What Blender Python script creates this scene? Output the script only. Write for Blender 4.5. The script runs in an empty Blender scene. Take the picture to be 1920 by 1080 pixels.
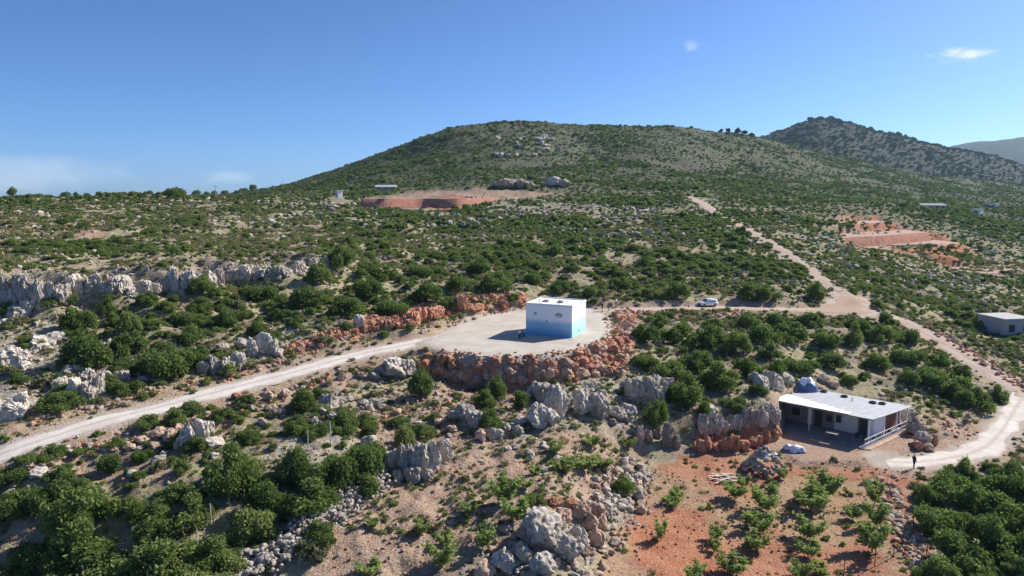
import bpy, bmesh, math, random
import numpy as np
from mathutils import Vector, noise as mnoise

random.seed(7); RNG = np.random.default_rng(11)
scene = bpy.context.scene
COL = scene.collection

# ------------------------------------------------------------------ camera
ZC = 36.0                       # camera height, metres
FPX = 1280.0                    # focal length in photo pixels (1920 wide)
PITCH = math.radians(7.5)
CP, SP = math.cos(PITCH), math.sin(PITCH)
cam = bpy.data.cameras.new('camera'); cam.lens = 24.0; cam.sensor_width = 36.0
cam.clip_start = 0.5; cam.clip_end = 30000
camo = bpy.data.objects.new('camera', cam); COL.objects.link(camo)
camo.location = (0, 0, ZC); camo.rotation_euler = (math.pi/2 - PITCH, 0, 0)
scene.camera = camo

# ------------------------------------------------------------------ light
SUN_AZ = math.radians(60)       # clockwise from +Y (view direction)
SUN_EL = math.radians(36)
sun_vec = Vector((math.sin(SUN_AZ)*math.cos(SUN_EL), math.cos(SUN_AZ)*math.cos(SUN_EL), math.sin(SUN_EL)))
sl = bpy.data.lights.new('sun', 'SUN'); sl.energy = 3.9; sl.angle = math.radians(0.55); sl.color = (1.0, 0.94, 0.86)
so = bpy.data.objects.new('sun', sl); COL.objects.link(so)
so.rotation_euler = (-sun_vec).to_track_quat('-Z', 'Y').to_euler()
world = bpy.data.worlds.new('World'); scene.world = world; world.use_nodes = True
wn, wl = world.node_tree.nodes, world.node_tree.links
wn.clear()
wo = wn.new('ShaderNodeOutputWorld'); bg = wn.new('ShaderNodeBackground')
sky = wn.new('ShaderNodeTexSky'); sky.sky_type = 'NISHITA'; sky.sun_disc = False
sky.sun_elevation = SUN_EL; sky.sun_rotation = SUN_AZ; sky.altitude = 0
sky.air_density = 0.6; sky.dust_density = 0.5; sky.ozone_density = 10.0
bg.inputs['Strength'].default_value = 0.080
SKY_CLOUDS = True
def wnode(t, **kw):
    n = wn.new(t)
    for k, v in kw.items(): setattr(n, k, v)
    return n
if SKY_CLOUDS:
    tc = wnode('ShaderNodeTexCoord')
    def cloud(direction, sx, sz, strength, seed, tight):
        """thin cloud patch in the sky around one compass direction"""
        d = Vector(direction).normalized()
        right = d.cross(Vector((0, 0, 1))).normalized(); up = right.cross(d)
        def dotn(vec):
            n = wnode('ShaderNodeVectorMath', operation='DOT_PRODUCT'); wl.new(tc.outputs['Generated'], n.inputs[0]); n.inputs[1].default_value = vec
            return n.outputs['Value']
        def math_(op, a, b=None, c=None):
            n = wnode('ShaderNodeMath', operation=op)
            for i, q in enumerate((a, b, c)):
                if q is None: continue
                if isinstance(q, (int, float)): n.inputs[i].default_value = q
                else: wl.new(q, n.inputs[i])
            return n.outputs[0]
        x = math_('DIVIDE', dotn(right), sx); z = math_('DIVIDE', dotn(up), sz)
        r2 = math_('ADD', math_('MULTIPLY', x, x), math_('MULTIPLY', z, z))
        fall = math_('POWER', 2.718, math_('MULTIPLY', r2, -1.0))
        facing = math_('GREATER_THAN', dotn(d), 0.2)
        mp = wnode('ShaderNodeMapping'); mp.inputs['Scale'].default_value = (1, 1, 2.6); mp.inputs['Location'].default_value = (seed, seed*2, 0)
        wl.new(tc.outputs['Generated'], mp.inputs['Vector'])
        nz = wnode('ShaderNodeTexNoise'); nz.inputs['Scale'].default_value = tight; nz.inputs['Detail'].default_value = 8; nz.inputs['Roughness'].default_value = 0.62
        wl.new(mp.outputs[0], nz.inputs['Vector'])
        v = math_('MULTIPLY', fall, math_('MULTIPLY', facing, 1.0))
        m = wnode('ShaderNodeMapRange'); m.interpolation_type = 'SMOOTHSTEP'
        wl.new(math_('ADD', v, math_('MULTIPLY', math_('SUBTRACT', nz.outputs['Fac'], 0.5), 2.2)), m.inputs['Value'])
        m.inputs['From Min'].default_value = 0.35; m.inputs['From Max'].default_value = 1.25
        g = math_('MULTIPLY', math_('GREATER_THAN', fall, 0.02), m.outputs['Result'])
        g = math_('MULTIPLY', g, math_('MINIMUM', math_('MULTIPLY', fall, 2.5), 1.0))
        return math_('MULTIPLY', g, strength)
    def skydir(u, v):
        a = (u-960)/FPX; b = (540-v)/FPX
        return (a, CP + b*SP, -SP + b*CP)
    col = sky.outputs['Color']
    for (u, v, sx, sz, st, sd, tg) in [(1795, 104, .034, .011, .72, 3.1, 34), (1298, 86, .018, .010, .34, 7.7, 36),
                                      (90, 330, .17, .030, .34, 1.9, 7), (435, 330, .05, .012, .30, 5.2, 18),
                                      (-700, 180, .10, .03, .5, 2.2, 14), (2700, 120, .12, .03, .5, 9.2, 14)]:
        f = cloud(skydir(u, v), sx, sz, st, sd, tg)
        mx = wnode('ShaderNodeMix', data_type='RGBA')
        wl.new(f, mx.inputs['Factor']); wl.new(col, mx.inputs['A']); mx.inputs['B'].default_value = (7.2, 7.4, 7.8, 1)
        col = mx.outputs['Result']
    wl.new(col, bg.inputs['Color'])
else:
    wl.new(sky.outputs[0], bg.inputs['Color'])
wl.new(bg.outputs[0], wo.inputs['Surface'])
vs = scene.view_settings
vs.view_transform = 'Standard'; vs.look = 'None'; vs.gamma = 1.0; vs.use_curve_mapping = False
vs.exposure = 0.98
scene.cycles.max_bounces = 6; scene.cycles.diffuse_bounces = 4; scene.cycles.transmission_bounces = 3
scene.cycles.volume_bounces = 0; scene.cycles.transparent_max_bounces = 6
scene.cycles.caustics_reflective = False; scene.cycles.caustics_refractive = False

# ------------------------------------------------------------------ numpy noise
def _hash(ix, iy, seed):
    h = (ix.astype(np.int64)*374761393 + iy.astype(np.int64)*668265263 + seed*2147483647) & 0xffffffff
    h = ((h ^ (h >> 13))*1274126177) & 0xffffffff
    h = (h ^ (h >> 16)) & 0xffffffff
    return h.astype(np.float64)/4294967295.0
def vnoise(x, y, seed=0):
    x0 = np.floor(x); y0 = np.floor(y); fx = x-x0; fy = y-y0
    fx = fx*fx*fx*(fx*(fx*6-15)+10); fy = fy*fy*fy*(fy*(fy*6-15)+10)
    a = _hash(x0, y0, seed); b = _hash(x0+1, y0, seed); c = _hash(x0, y0+1, seed); d = _hash(x0+1, y0+1, seed)
    return (a*(1-fx)+b*fx)*(1-fy)+(c*(1-fx)+d*fx)*fy
def fbm(x, y, octv=4, seed=0, gain=0.5):
    s = 0; amp = 1; tot = 0
    for o in range(octv):
        s = s + amp*vnoise(x*2**o*0.97+o*17.3, y*2**o*1.03-o*9.1, seed+o*31); tot += amp; amp *= gain
    return s/tot
def sstep(a, b, x):
    t = np.clip((x-a)/(b-a), 0, 1); return t*t*(3-2*t)

# ------------------------------------------------------------------ terrain base, profiles by bearing
def slope_of(v):
    b = (540.0-v)/FPX
    return (-SP+b*CP)/(CP+b*SP)
PROF = {   # bearing (photo column at the horizon) : (sight line, ground distance)
 -300: [(1080,52),(950,57),(905,60),(850,66),(720,77),(590,90),(512,92),(470,122),(430,165),(400,215),(375,280)],
 0:    [(1080,52),(960,57),(880,60),(850,62),(815,66),(720,77),(590,92),(512,94),(470,125),(430,165),(400,215),(375,280)],
 130:  [(1080,51),(940,58),(860,63),(825,65.5),(790,70),(700,81),(575,97),(512,99),(465,132),(425,172),(398,220),(372,285)],
 300:  [(1080,50),(900,60),(790,70),(750,75),(690,84),(560,104),(505,107),(450,150),(410,200),(368,290)],
 450:  [(1080,49.5),(920,58.5),(820,67),(740,78),(712,82),(640,95),(540,117),(492,119),(450,156),(410,208),(371,290)],
 600:  [(1080,49),(950,57),(850,65),(760,76),(690,86),(665,91),(640,94),(580,108),(515,127),(485,129.5),(450,165),(410,215),(374,300)],
 720:  [(1080,49),(920,60),(820,71),(740,83),(665,92),(640,98),(612,101),(580,112),(515,138),(465,165),(410,225),(378,300)],
 850:  [(1080,49),(900,62),(800,74),(730,86),(715,88.5),(655,92),(600,114),(570,118),(520,140),(460,180),(410,240),(376,305)],
 1040: [(1080,48.5),(980,54),(900,61),(830,69.5),(750,82),(720,88),(655,92),(580,126),(555,132),(500,160),(440,205),(400,260),(372,315)],
 1120: [(1080,50),(960,60),(900,66),(840,71),(790,77),(740,84),(710,90),(640,96),(580,127),(550,134),(500,163),(440,208),(400,262),(373,318)],
 1200: [(1080,52),(950,64),(860,75),(800,80),(740,86),(690,93),(620,113),(575,130),(500,165),(440,212),(400,265),(374,322)],
 1320: [(1080,53),(900,70.5),(840,78.5),(775,82.5),(740,88),(690,96),(640,108),(580,130),(540,146),(480,182),(430,225),(395,280),(376,325)],
 1450: [(1080,53.5),(900,71),(850,78),(830,81),(752,85),(700,95),(650,107),(590,130),(550,146),(480,190),(420,250),(380,330)],
 1620: [(1080,54),(900,71.5),(840,80),(780,92),(740,96),(700,104),(640,120),(575,144),(520,175),(470,225),(410,310),(380,380)],
 1800: [(1080,53),(900,71),(830,82),(760,96),(700,112),(650,130),(600,155),(540,195),(490,245),(430,330),(390,420)],
 1920: [(1080,53),(900,71),(830,83),(760,98),(700,115),(650,135),(600,162),(540,205),(490,265),(430,370),(392,470)],
 2300: [(1080,53),(900,71),(830,84),(760,100),(700,119),(650,142),(600,172),(540,222),(490,290),(430,400),(395,500)],
}
# skylines: bearing -> sight line, and the distance of that ridge
RIDGE1 = ([-400,0,300,440,500,560,600,650,700,750,800,850,890,930,970,1040,1100,1200,1270,1340,1420,1500,1560,1620,1700,1800,1920,2300],
          [369,369,368,364,355,337,324,306,289,272,256,239,227,222,221,225,232,235,234,242,255,273,290,306,322,336,345,352])
RIDGE1_D = ([-400,300,450,600,850,1040,1200,1340,1500,1700,1920,2300],[760,740,700,650,680,700,740,780,820,850,880,900])
RIDGE2 = ([1100,1300,1380,1430,1470,1500,1530,1570,1620,1700,1760,1850,1920,2200],
          [330,290,268,254,238,226,223,228,246,268,279,298,315,345])
RIDGE3 = ([1400,1600,1700,1750,1800,1850,1920,2100,2500],[360,330,300,280,270,262,257,250,262])
UG = np.arange(-500, 2460, 20.0)
LG = np.linspace(math.log(12), math.log(12000), 900); DG = np.exp(LG)
def build_base():
    us = sorted(PROF); cols = []
    for u in us:
        p = sorted(PROF[u], key=lambda q: q[1])
        d = [q[1] for q in p]; z = [slope_of(q[0])*q[1] for q in p]
        d = [5, d[0]*0.6] + d; z = [z[0]-3.5, z[0]-1.2] + z
        cols.append((np.array(d), np.array(z)))
    G = np.zeros((len(us), len(DG)))
    for i, (d, z) in enumerate(cols): G[i] = np.interp(DG, d, z)
    B = np.zeros((len(UG), len(DG)))
    j = np.clip(np.searchsorted(us, UG)-1, 0, len(us)-2)
    us = np.array(us, float)
    t = np.clip((UG-us[j])/(us[j+1]-us[j]), 0, 1)
    dend_c = np.array([c[0][-1] for c in cols])
    for i in range(len(UG)):
        a, b = G[j[i]], G[j[i]+1]; B[i] = a*(1-t[i])+b*t[i]
        de = dend_c[j[i]]*(1-t[i])+dend_c[j[i]+1]*t[i]
        ze = np.interp(de, DG, B[i])
        dr = np.interp(UG[i], *RIDGE1_D); zr = slope_of(np.interp(UG[i], *RIDGE1))*dr
        far = DG > de
        q = (DG-de)/(dr-de)
        if UG[i] < 470:     # plateau edge on the left, then a shallow dip before the far tree line
            prof = ze + (zr-ze)*sstep(0, 1, q) - 9*np.sin(np.clip(q, 0, 1)*math.pi)
        else:
            prof = ze + (zr-ze)*np.where(q < 1, 0.62*np.clip(q, 0, 1)**1.15+0.38*np.clip(q, 0, 1)**2.2, 1)
        over = DG > dr
        prof = np.where(over, zr - (DG-dr)*0.16*sstep(0, 120, DG-dr) , prof)
        prof = np.maximum(prof, -60)
        # hill with pines, far blue ridge
        if UG[i] > 1050:
            z2 = slope_of(np.interp(UG[i], *RIDGE2))*1500
            h2 = -60+(z2+60)*np.clip(np.exp(-((DG-1500)/(380.0))**2), 0, 1)
            z3 = slope_of(np.interp(UG[i], *RIDGE3))*3400
            h3 = -60+(z3+60)*np.exp(-((DG-3400)/900.0)**2)
            prof = np.where(DG > dr, np.maximum(np.maximum(prof, h2), h3), prof)
        B[i] = np.where(far, prof, B[i])
    # soften
    k = np.array([1, 3, 4, 3, 1], float); k /= k.sum()
    pad = np.pad(B, ((2, 2), (0, 0)), 'edge')
    B = sum(k[m]*pad[m:m+B.shape[0]] for m in range(5))
    return B
BASE = build_base()
def base_z(x, y):
    y = np.maximum(y, 3.0)
    u = 960+FPX*x/y
    fu = np.clip((u-UG[0])/20.0, 0, len(UG)-1.001); fd = np.clip((np.log(y)-LG[0])/(LG[1]-LG[0]), 0, len(LG)-1.001)
    iu = fu.astype(int); idd = fd.astype(int); tu = fu-iu; td = fd-idd
    return ((BASE[iu, idd]*(1-tu)+BASE[iu+1, idd]*tu)*(1-td)+(BASE[iu, idd+1]*(1-tu)+BASE[iu+1, idd+1]*tu)*td)+ZC

SAMP = np.exp(np.linspace(math.log(38), math.log(5000), 2600))
def hits(fn, pts):
    """where the sight lines through photo points meet the ground; returns x,y,z arrays and scale (m per pixel)"""
    P = np.array(pts, float); a = (P[:, 0]-960)/FPX; b = (540-P[:, 1])/FPX
    dy = CP+b*SP; dz = -SP+b*CP
    X = np.zeros(len(P)); Y = X.copy(); Z = X.copy()
    for i in range(len(P)):
        t = SAMP/dy[i]; x = a[i]*t; zr = ZC+dz[i]*t
        g = fn(x, SAMP)
        below = np.nonzero(zr <= g)[0]
        k = below[0] if len(below) else len(SAMP)-1
        if k > 0:
            e0 = zr[k-1]-g[k-1]; e1 = zr[k]-g[k]
            f = e0/(e0-e1) if e0 != e1 else 1
            yy = SAMP[k-1]+(SAMP[k]-SAMP[k-1])*f
        else: yy = SAMP[0]
        X[i] = a[i]*yy/dy[i]; Y[i] = yy; Z[i] = ZC+dz[i]*yy/dy[i]
    return X, Y, Z, (Y/dy)/FPX
def at_z(u, v, z):
    """photo point at a known height"""
    a = (u-960)/FPX; b = (540-v)/FPX; dy = CP+b*SP; dz = -SP+b*CP
    t = (z-ZC)/dz
    return Vector((a*t, dy*t, z))

# ------------------------------------------------------------------ roads and levelled ground
def chaikin(p, n=2):
    p = np.array(p, float)
    for _ in range(n):
        q = np.repeat(p, 2, axis=0)[1:-1].copy()
        q[0::2] = p[:-1]*0.75+p[1:]*0.25; q[1::2] = p[:-1]*0.25+p[1:]*0.75
        p = np.vstack([p[:1], q, p[-1:]])
    return p
PAD_Z = ZC-20.6
def road_line(pts, smooth=3):
    x, y, z, s = hits(base_z, pts)
    z = z.copy()
    for _ in range(smooth):
        z[1:-1] = (z[:-2]+2*z[1:-1]+z[2:])/4
    return np.stack([x, y, z], 1)
r1 = road_line([(-330,945),(-200,905),(-60,868),(0,849),(100,816),(200,787),(300,762),(400,737),(500,711),(570,692),(640,673),(720,654),(800,640)])
r1 = np.vstack([r1, [list(at_z(860, 628, PAD_Z))]])
r1[-2, 2] = PAD_Z*0.7+r1[-2, 2]*0.3
r2 = np.vstack([[list(at_z(1095, 584, PAD_Z))], [list(at_z(1140, 582, PAD_Z))], road_line([(1180,580),(1230,579),(1330,575),(1420,577),(1500,581),(1560,582),(1605,577)])])
r3 = road_line([(1292,368),(1320,384),(1345,400),(1400,432),(1450,460),(1490,486),(1530,520),(1570,548),(1605,577),(1680,594),(1730,624),(1790,660),(1850,694),(1910,728),(1980,768)])
r4 = road_line([(1925,735),(1905,762),(1888,795),(1866,828),(1830,848),(1770,861),(1700,868),(1655,864)])
k_ = np.argmin(np.hypot(r3[:, 0]-r2[-1, 0], r3[:, 1]-r2[-1, 1])); r2[-1] = r3[k_]; r2[-2, 2] = r2[-2, 2]*.5+r3[k_, 2]*.5
ROADS = [('track', chaikin(r1), 4.3), ('rear', chaikin(r2), 3.2), ('right', chaikin(r3[k_-1:]), 3.7), ('upper', chaikin(r3[:k_]), 2.7), ('lower', chaikin(r4), 3.3)]
pad_poly = np.array([list(at_z(u, v, PAD_Z)) for u, v in [(800,642),(850,612),(905,594),(960,583),(1040,577),(1110,577),(1136,590),(1146,612),(1140,632),(1108,650),(1050,664),(980,670),(900,668),(835,658)]])[:, :2]
pad_poly = chaikin(np.vstack([pad_poly, pad_poly[:1]]), 3)
pad_poly[:-1] += np.stack([(fbm(pad_poly[:-1, 0]/1.6, pad_poly[:-1, 1]/1.6, 3, 5)-.5)*1.6, (fbm(pad_poly[:-1, 0]/1.6+40, pad_poly[:-1, 1]/1.6, 3, 6)-.5)*1.6], 1); pad_poly[-1] = pad_poly[0]
jx = road_line([(1502,586),(1545,574),(1566,556),(1612,556),(1640,572),(1646,590),(1600,592),(1540,591)], 0)
JZ = r3[k_, 2]
junction_poly = chaikin(np.vstack([jx[:, :2], jx[:1, :2]]), 1)
TERR_Z = ZC-29.95
terrace_poly = np.array([list(at_z(u, v, TERR_Z)) for u, v in [(1462,842),(1475,790),(1530,768),(1700,792),(1712,812),(1690,838),(1610,862),(1500,862)]])[:, :2]

def seg_dist(px, py, line):
    """distance to a polyline and the height there"""
    best = np.full(px.shape, 1e9); zz = np.zeros(px.shape)
    for i in range(len(line)-1):
        ax, ay, az = line[i]; bx, by, bz = line[i+1]
        dx, dy = bx-ax, by-ay; L = dx*dx+dy*dy+1e-9
        t = np.clip(((px-ax)*dx+(py-ay)*dy)/L, 0, 1)
        d = np.hypot(px-ax-t*dx, py-ay-t*dy)
        m = d < best
        best = np.where(m, d, best); zz = np.where(m, az+t*(bz-az), zz)
    return best, zz
def poly_sd(px, py, poly):
    """signed distance to a polygon, negative inside"""
    n = len(poly); best = np.full(px.shape, 1e9); inside = np.zeros(px.shape, bool)
    for i in range(n):
        ax, ay = poly[i][:2]; bx, by = poly[(i+1) % n][:2]
        dx, dy = bx-ax, by-ay; L = dx*dx+dy*dy
        if L < 1e-12: continue
        t = np.clip(((px-ax)*dx+(py-ay)*dy)/L, 0, 1)
        best = np.minimum(best, np.hypot(px-ax-t*dx, py-ay-t*dy))
        c = ((ay > py) != (by > py)) & (px < (bx-ax)*(py-ay)/((by-ay) if by != ay else 1e-9)+ax)
        inside ^= c
    return np.where(inside, -best, best)
def stamp(fn, x, y, bbox, margin, far):
    m = (x > bbox[0]-margin) & (x < bbox[2]+margin) & (y > bbox[1]-margin) & (y < bbox[3]+margin)
    out = np.full(x.shape, far)
    return m, out
def bbox_of(p): p = np.array(p); return (p[:, 0].min(), p[:, 1].min(), p[:, 0].max(), p[:, 1].max())
def local_sd(x, y, poly, margin=14):
    m, out = stamp(None, x, y, bbox_of(poly), margin, 1e3)
    if m.any(): out[m] = poly_sd(x[m], y[m], poly)
    return out

PLOT_SPEC = [([(1590,424),(1650,422),(1690,425)], 20, 2.4, 'topmost red levelled building plot on the right slope', 1),
             ([(1585,447),(1660,450),(1745,447)], 20, 2.7, 'middle red levelled building plot on the right slope', 2),
             ([(1630,469),(1720,473),(1812,470)], 20, 2.6, 'lowest and longest red levelled building plot on the right slope', 3),
             ([(1825,516),(1880,519),(1960,518)], 20, 2.0, 'pinkish levelled plot at the edge of the right slope', 4)]
PLOT_LVL = []
for uvf, dep, ris, lb_, sd_ in PLOT_SPEC:
    x, y, z, s_ = hits(base_z, uvf); zt = float(np.mean(z))+ris*.5
    PLOT_LVL.append((np.array(list(zip(x, y+1.0*ris))+list(zip(x[::-1], y[::-1]+dep))), zt, np.stack([x, y], 1)))
def masks(x, y):
    """distance fields of everything levelled"""
    M = {}
    road = np.full(x.shape, 1e3); rz = np.zeros(x.shape)
    for (nm, line, w) in ROADS:
        b = bbox_of(line); m = (x > b[0]-14) & (x < b[2]+14) & (y > b[1]-14) & (y < b[3]+14)
        if not m.any(): continue
        d, z = seg_dist(x[m], y[m], line); d = d-w/2
        cur = road[m]; take = d < cur
        road[m] = np.where(take, d, cur); rz[m] = np.where(take, z, rz[m])
    M['road'] = road; M['road_z'] = rz
    M['pad'] = local_sd(x, y, pad_poly); M['junction'] = local_sd(x, y, junction_poly)
    M['terrace'] = local_sd(x, y, terrace_poly)
    return M
def ground_raw(x, y, M=None, detail=True):
    x = np.asarray(x, float); y = np.asarray(y, float)
    if M is None: M = masks(x, y)
    z = base_z(x, y)
    flat = np.ones(x.shape)
    # relief
    if detail:
        mid = sstep(60, 130, y)
        n1 = fbm(x/9, y/9, 4, 3)-0.5; n2 = fbm(x/2.1, y/2.1, 4, 8)-0.5
        rid = 1-np.abs(fbm(x/5.0, y/5.0, 4, 21)*2-1)*2
        farn = fbm(x/70, y/70, 5, 41)-0.5
        field = FIELD_W(x, y)
        amp = (1-0.82*field)
        dz = amp*(n1*1.3*(0.6+0.9*mid)+n2*0.75+np.clip(rid-0.25, 0, 1)*0.30) + farn*sstep(200, 420, y)*(7+9*sstep(900, 1500, y))
        gul = 1-np.abs(fbm(x/120+3, y/240, 4, 77)*2-1)
        dz = dz - sstep(380, 600, y)*(gul**3)*7*(1-sstep(600, 680, y)*0.6)
        dz = dz + sstep(1100, 1400, y)*(fbm(x/160, y/160, 4, 5)-0.5)*14
        # keep levelled places smooth
        near = np.minimum(np.minimum(M['road'], M['pad']), np.minimum(M['junction'], M['terrace']))
        keep = sstep(-0.1, 2.2, near)
        fine = (fbm(x/0.9, y/0.9, 3, 12)-0.5)*0.16*(1-0.6*field)
        z = z + dz*keep + fine*sstep(-0.3, 1.0, near)
    # cut to levels
    w = 1-sstep(0.0, 2.4, M['road']); z = z*(1-w)+(M['road_z']-0.03)*w
    w = 1-sstep(-0.1, 2.0, M['pad']); z = z*(1-w)+(PAD_Z-0.03)*w
    w = 1-sstep(0.0, 1.2, M['terrace']); z = z*(1-w)+TERR_Z*w
    for poly, pz, _l in PLOT_LVL:
        w = 1-sstep(-.5, 3.5, local_sd(x, y, poly, 12)); z = z*(1-w)+(pz-.12)*w
    return z
_fx, _fy, _fz, _fs = hits(base_z, [(1190,870),(1330,852),(1440,862),(1640,868),(1720,890),(1745,1000),(1760,1130),(1020,1130),(1120,1010),(1200,940)])
FIELD_POLY = np.stack([_fx, _fy], 1)
def FIELD_W(x, y):
    return 1-sstep(-0.5, 2.5, local_sd(x, y, FIELD_POLY))

# ------------------------------------------------------------------ polar sheet
rows = [14.0]
while rows[-1] < 40: rows.append(rows[-1]+1.0)
while rows[-1] < 140: rows.append(rows[-1]+0.30)
while rows[-1] < 350: rows.append(rows[-1]*1.0052)
while rows[-1] < 1000: rows.append(rows[-1]*1.009)
while rows[-1] < 6500: rows.append(rows[-1]*1.03)
RR = np.array(rows); NA = 780
AA = np.linspace(math.radians(-50), math.radians(50), NA)
TX = RR[:, None]*np.sin(AA)[None, :]; TY = RR[:, None]*np.cos(AA)[None, :]
fx, fy = TX.ravel(), TY.ravel()
TM = masks(fx, fy)
TZ = ground_raw(fx, fy, TM).reshape(TX.shape)
def gz(x, y):
    """ground height from the built sheet"""
    x = np.asarray(x, float); y = np.asarray(y, float)
    r = np.hypot(x, y); a = np.arctan2(x, y)
    i = np.clip(np.searchsorted(RR, r)-1, 0, len(RR)-2); t = np.clip((r-RR[i])/(RR[i+1]-RR[i]), 0, 1)
    fa = np.clip((a-AA[0])/(AA[1]-AA[0]), 0, NA-1.001); j = fa.astype(int); s = fa-j
    return (TZ[i, j]*(1-s)+TZ[i, j+1]*s)*(1-t)+(TZ[i+1, j]*(1-s)+TZ[i+1, j+1]*s)*t
def on_ground(pts): return hits(gz, pts)
def zone_poly(uvs):
    x, y, z, s = hits(gz, uvs); return np.stack([x, y], 1)
def soft_zone(x, y, polys, soft, wob=1.0):
    out = np.zeros(x.shape)
    for p in polys:
        d = local_sd(x, y, p, soft*3+4)
        out = np.maximum(out, 1-sstep(-soft, soft, d))
    return out

# ------------------------------------------------------------------ material helpers
def new_mat(name):
    m = bpy.data.materials.new(name); m.use_nodes = True
    nt = m.node_tree; nt.nodes.clear()
    return m, nt, nt.nodes, nt.links
class N:
    """small wrapper for writing node graphs"""
    def __init__(self, name):
        self.m, self.nt, self.n, self.l = new_mat(name)
        self.out = self.n.new('ShaderNodeOutputMaterial')
    def node(self, t, ins=None, **kw):
        n = self.n.new(t)
        for k, v in kw.items(): setattr(n, k, v)
        for k, v in (ins or {}).items(): self.put(n.inputs[k], v)
        return n
    def put(self, sock, v):
        if isinstance(v, bpy.types.NodeSocket): self.l.new(v, sock)
        elif isinstance(v, (tuple, list)) and len(v) == 3 and sock.type == 'RGBA': sock.default_value = (*v, 1)
        else: sock.default_value = v
    def mix(self, f, a, b, blend='MIX'):
        n = self.n.new('ShaderNodeMix'); n.data_type = 'RGBA'; n.blend_type = blend
        self.put(n.inputs['Factor'], f); self.put(n.inputs['A'], a); self.put(n.inputs['B'], b)
        return n.outputs['Result']
    def math(self, op, a, b=0.0, clamp=False):
        n = self.n.new('ShaderNodeMath'); n.operation = op; n.use_clamp = clamp
        self.put(n.inputs[0], a); self.put(n.inputs[1], b); return n.outputs[0]
    def ramp(self, v, lo, hi, a=0.0, b=1.0):
        n = self.n.new('ShaderNodeMapRange'); n.interpolation_type = 'SMOOTHSTEP'
        self.put(n.inputs['Value'], v); n.inputs['From Min'].default_value = lo; n.inputs['From Max'].default_value = hi
        n.inputs['To Min'].default_value = a; n.inputs['To Max'].default_value = b; return n.outputs['Result']
    def noise(self, vec, scale, detail=5, rough=0.6, dist=0.0):
        n = self.node('ShaderNodeTexNoise', {'Scale': scale, 'Detail': detail, 'Roughness': rough, 'Distortion': dist})
        if vec is not None: self.l.new(vec, n.inputs['Vector'])
        return n.outputs['Fac']
    def attr(self, name):
        return self.node('ShaderNodeAttribute', attribute_name=name).outputs['Fac']
    def obj(self, scale=None):
        v = self.node('ShaderNodeTexCoord').outputs['Object']
        if scale:
            mp = self.node('ShaderNodeMapping'); mp.inputs['Scale'].default_value = scale
            self.l.new(v, mp.inputs['Vector']); v = mp.outputs[0]
        return v
    def principled(self, col, rough=0.85, bump=None, bstr=0.4, bdist=0.1, metal=0.0, spec=0.25):
        p = self.node('ShaderNodeBsdfPrincipled', {'Base Color': col, 'Roughness': rough, 'Metallic': metal, 'Specular IOR Level': spec})
        if bump is not None:
            b = self.node('ShaderNodeBump', {'Height': bump, 'Strength': bstr, 'Distance': bdist}); self.l.new(b.outputs[0], p.inputs['Normal'])
        self.l.new(p.outputs[0], self.out.inputs['Surface']); return self.m

def mat_terrain():
    k = N('terrain'); P = k.obj()
    big = k.noise(P, 0.05, 4); mid = k.noise(P, 0.35, 5); fine = k.noise(P, 2.3, 5, 0.7); grit = k.noise(P, 7.0, 3, 0.7)
    soil = k.mix(k.ramp(mid, .35, .65), (.215, .150, .10), (.325, .245, .165))
    grass = k.mix(k.ramp(fine, .35, .65), (.29, .25, .125), (.43, .37, .205))
    col = k.mix(k.ramp(k.math('ADD', k.math('MULTIPLY', mid, .6), k.math('MULTIPLY', big, .4)), .42, .56), soil, grass)
    green = k.mix(k.ramp(fine, .3, .7), (.055, .070, .030), (.120, .135, .060))
    gfac = k.math('MULTIPLY', k.attr('green'), k.ramp(k.math('ADD', k.math('MULTIPLY', mid, .5), k.math('MULTIPLY', fine, .5)), .40, .58))
    col = k.mix(gfac, col, green)
    stone = k.mix(k.ramp(fine, .35, .68), (.20, .19, .175), (.46, .44, .41))
    sf = k.math('MULTIPLY', k.attr('stony'), k.ramp(k.math('ADD', k.math('MULTIPLY', fine, .6), k.math('MULTIPLY', grit, .4)), .47, .56))
    col = k.mix(sf, col, stone)
    redc = k.mix(k.ramp(mid, .35, .62), (.33, .108, .050), (.43, .175, .092))
    redc = k.mix(k.ramp(grit, .55, .70), redc, (.50, .34, .25))
    redc = k.mix(k.ramp(fine, .60, .72), redc, (.22, .075, .04))
    col = k.mix(k.attr('red'), col, redc)
    pink = k.mix(k.ramp(fine, .35, .65), (.33, .205, .140), (.43, .31, .235))
    col = k.mix(k.attr('pink'), col, pink)
    dust = k.mix(k.ramp(grit, .35, .7), (.44, .375, .31), (.56, .50, .44))
    col = k.mix(k.attr('dust'), col, dust)
    # far scrub too distant to tell apart
    fs = k.mix(k.ramp(k.math('ADD', k.math('MULTIPLY', k.noise(P, .035, 4, .6), .45), k.math('MULTIPLY', k.noise(P, .28, 5, .75), .55)), .43, .60), (.042, .058, .026), (.088, .090, .052))
    col = k.mix(k.attr('far'), col, fs)
    col = k.mix(k.attr('wood'), col, k.mix(k.ramp(k.noise(P, .05, 5, .7), .40, .62), (.022, .034, .020), (.060, .066, .042)))
    speck = k.noise(P, 4.2, 2, .8)
    lit = k.math('SUBTRACT', 1.0, k.attr('far'), True)
    col = k.mix(k.math('MULTIPLY', lit, k.ramp(speck, .60, .66, 0, .55)), col, (.46, .40, .34))
    col = k.mix(k.math('MULTIPLY', lit, k.ramp(speck, .34, .40, .5, 0)), col, (.10, .075, .05))
    h = k.math('ADD', k.math('MULTIPLY', fine, .5), k.math('ADD', k.math('MULTIPLY', grit, .4), speck))
    return k.principled(col, .95, h, .8, .25, spec=.1)
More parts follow.
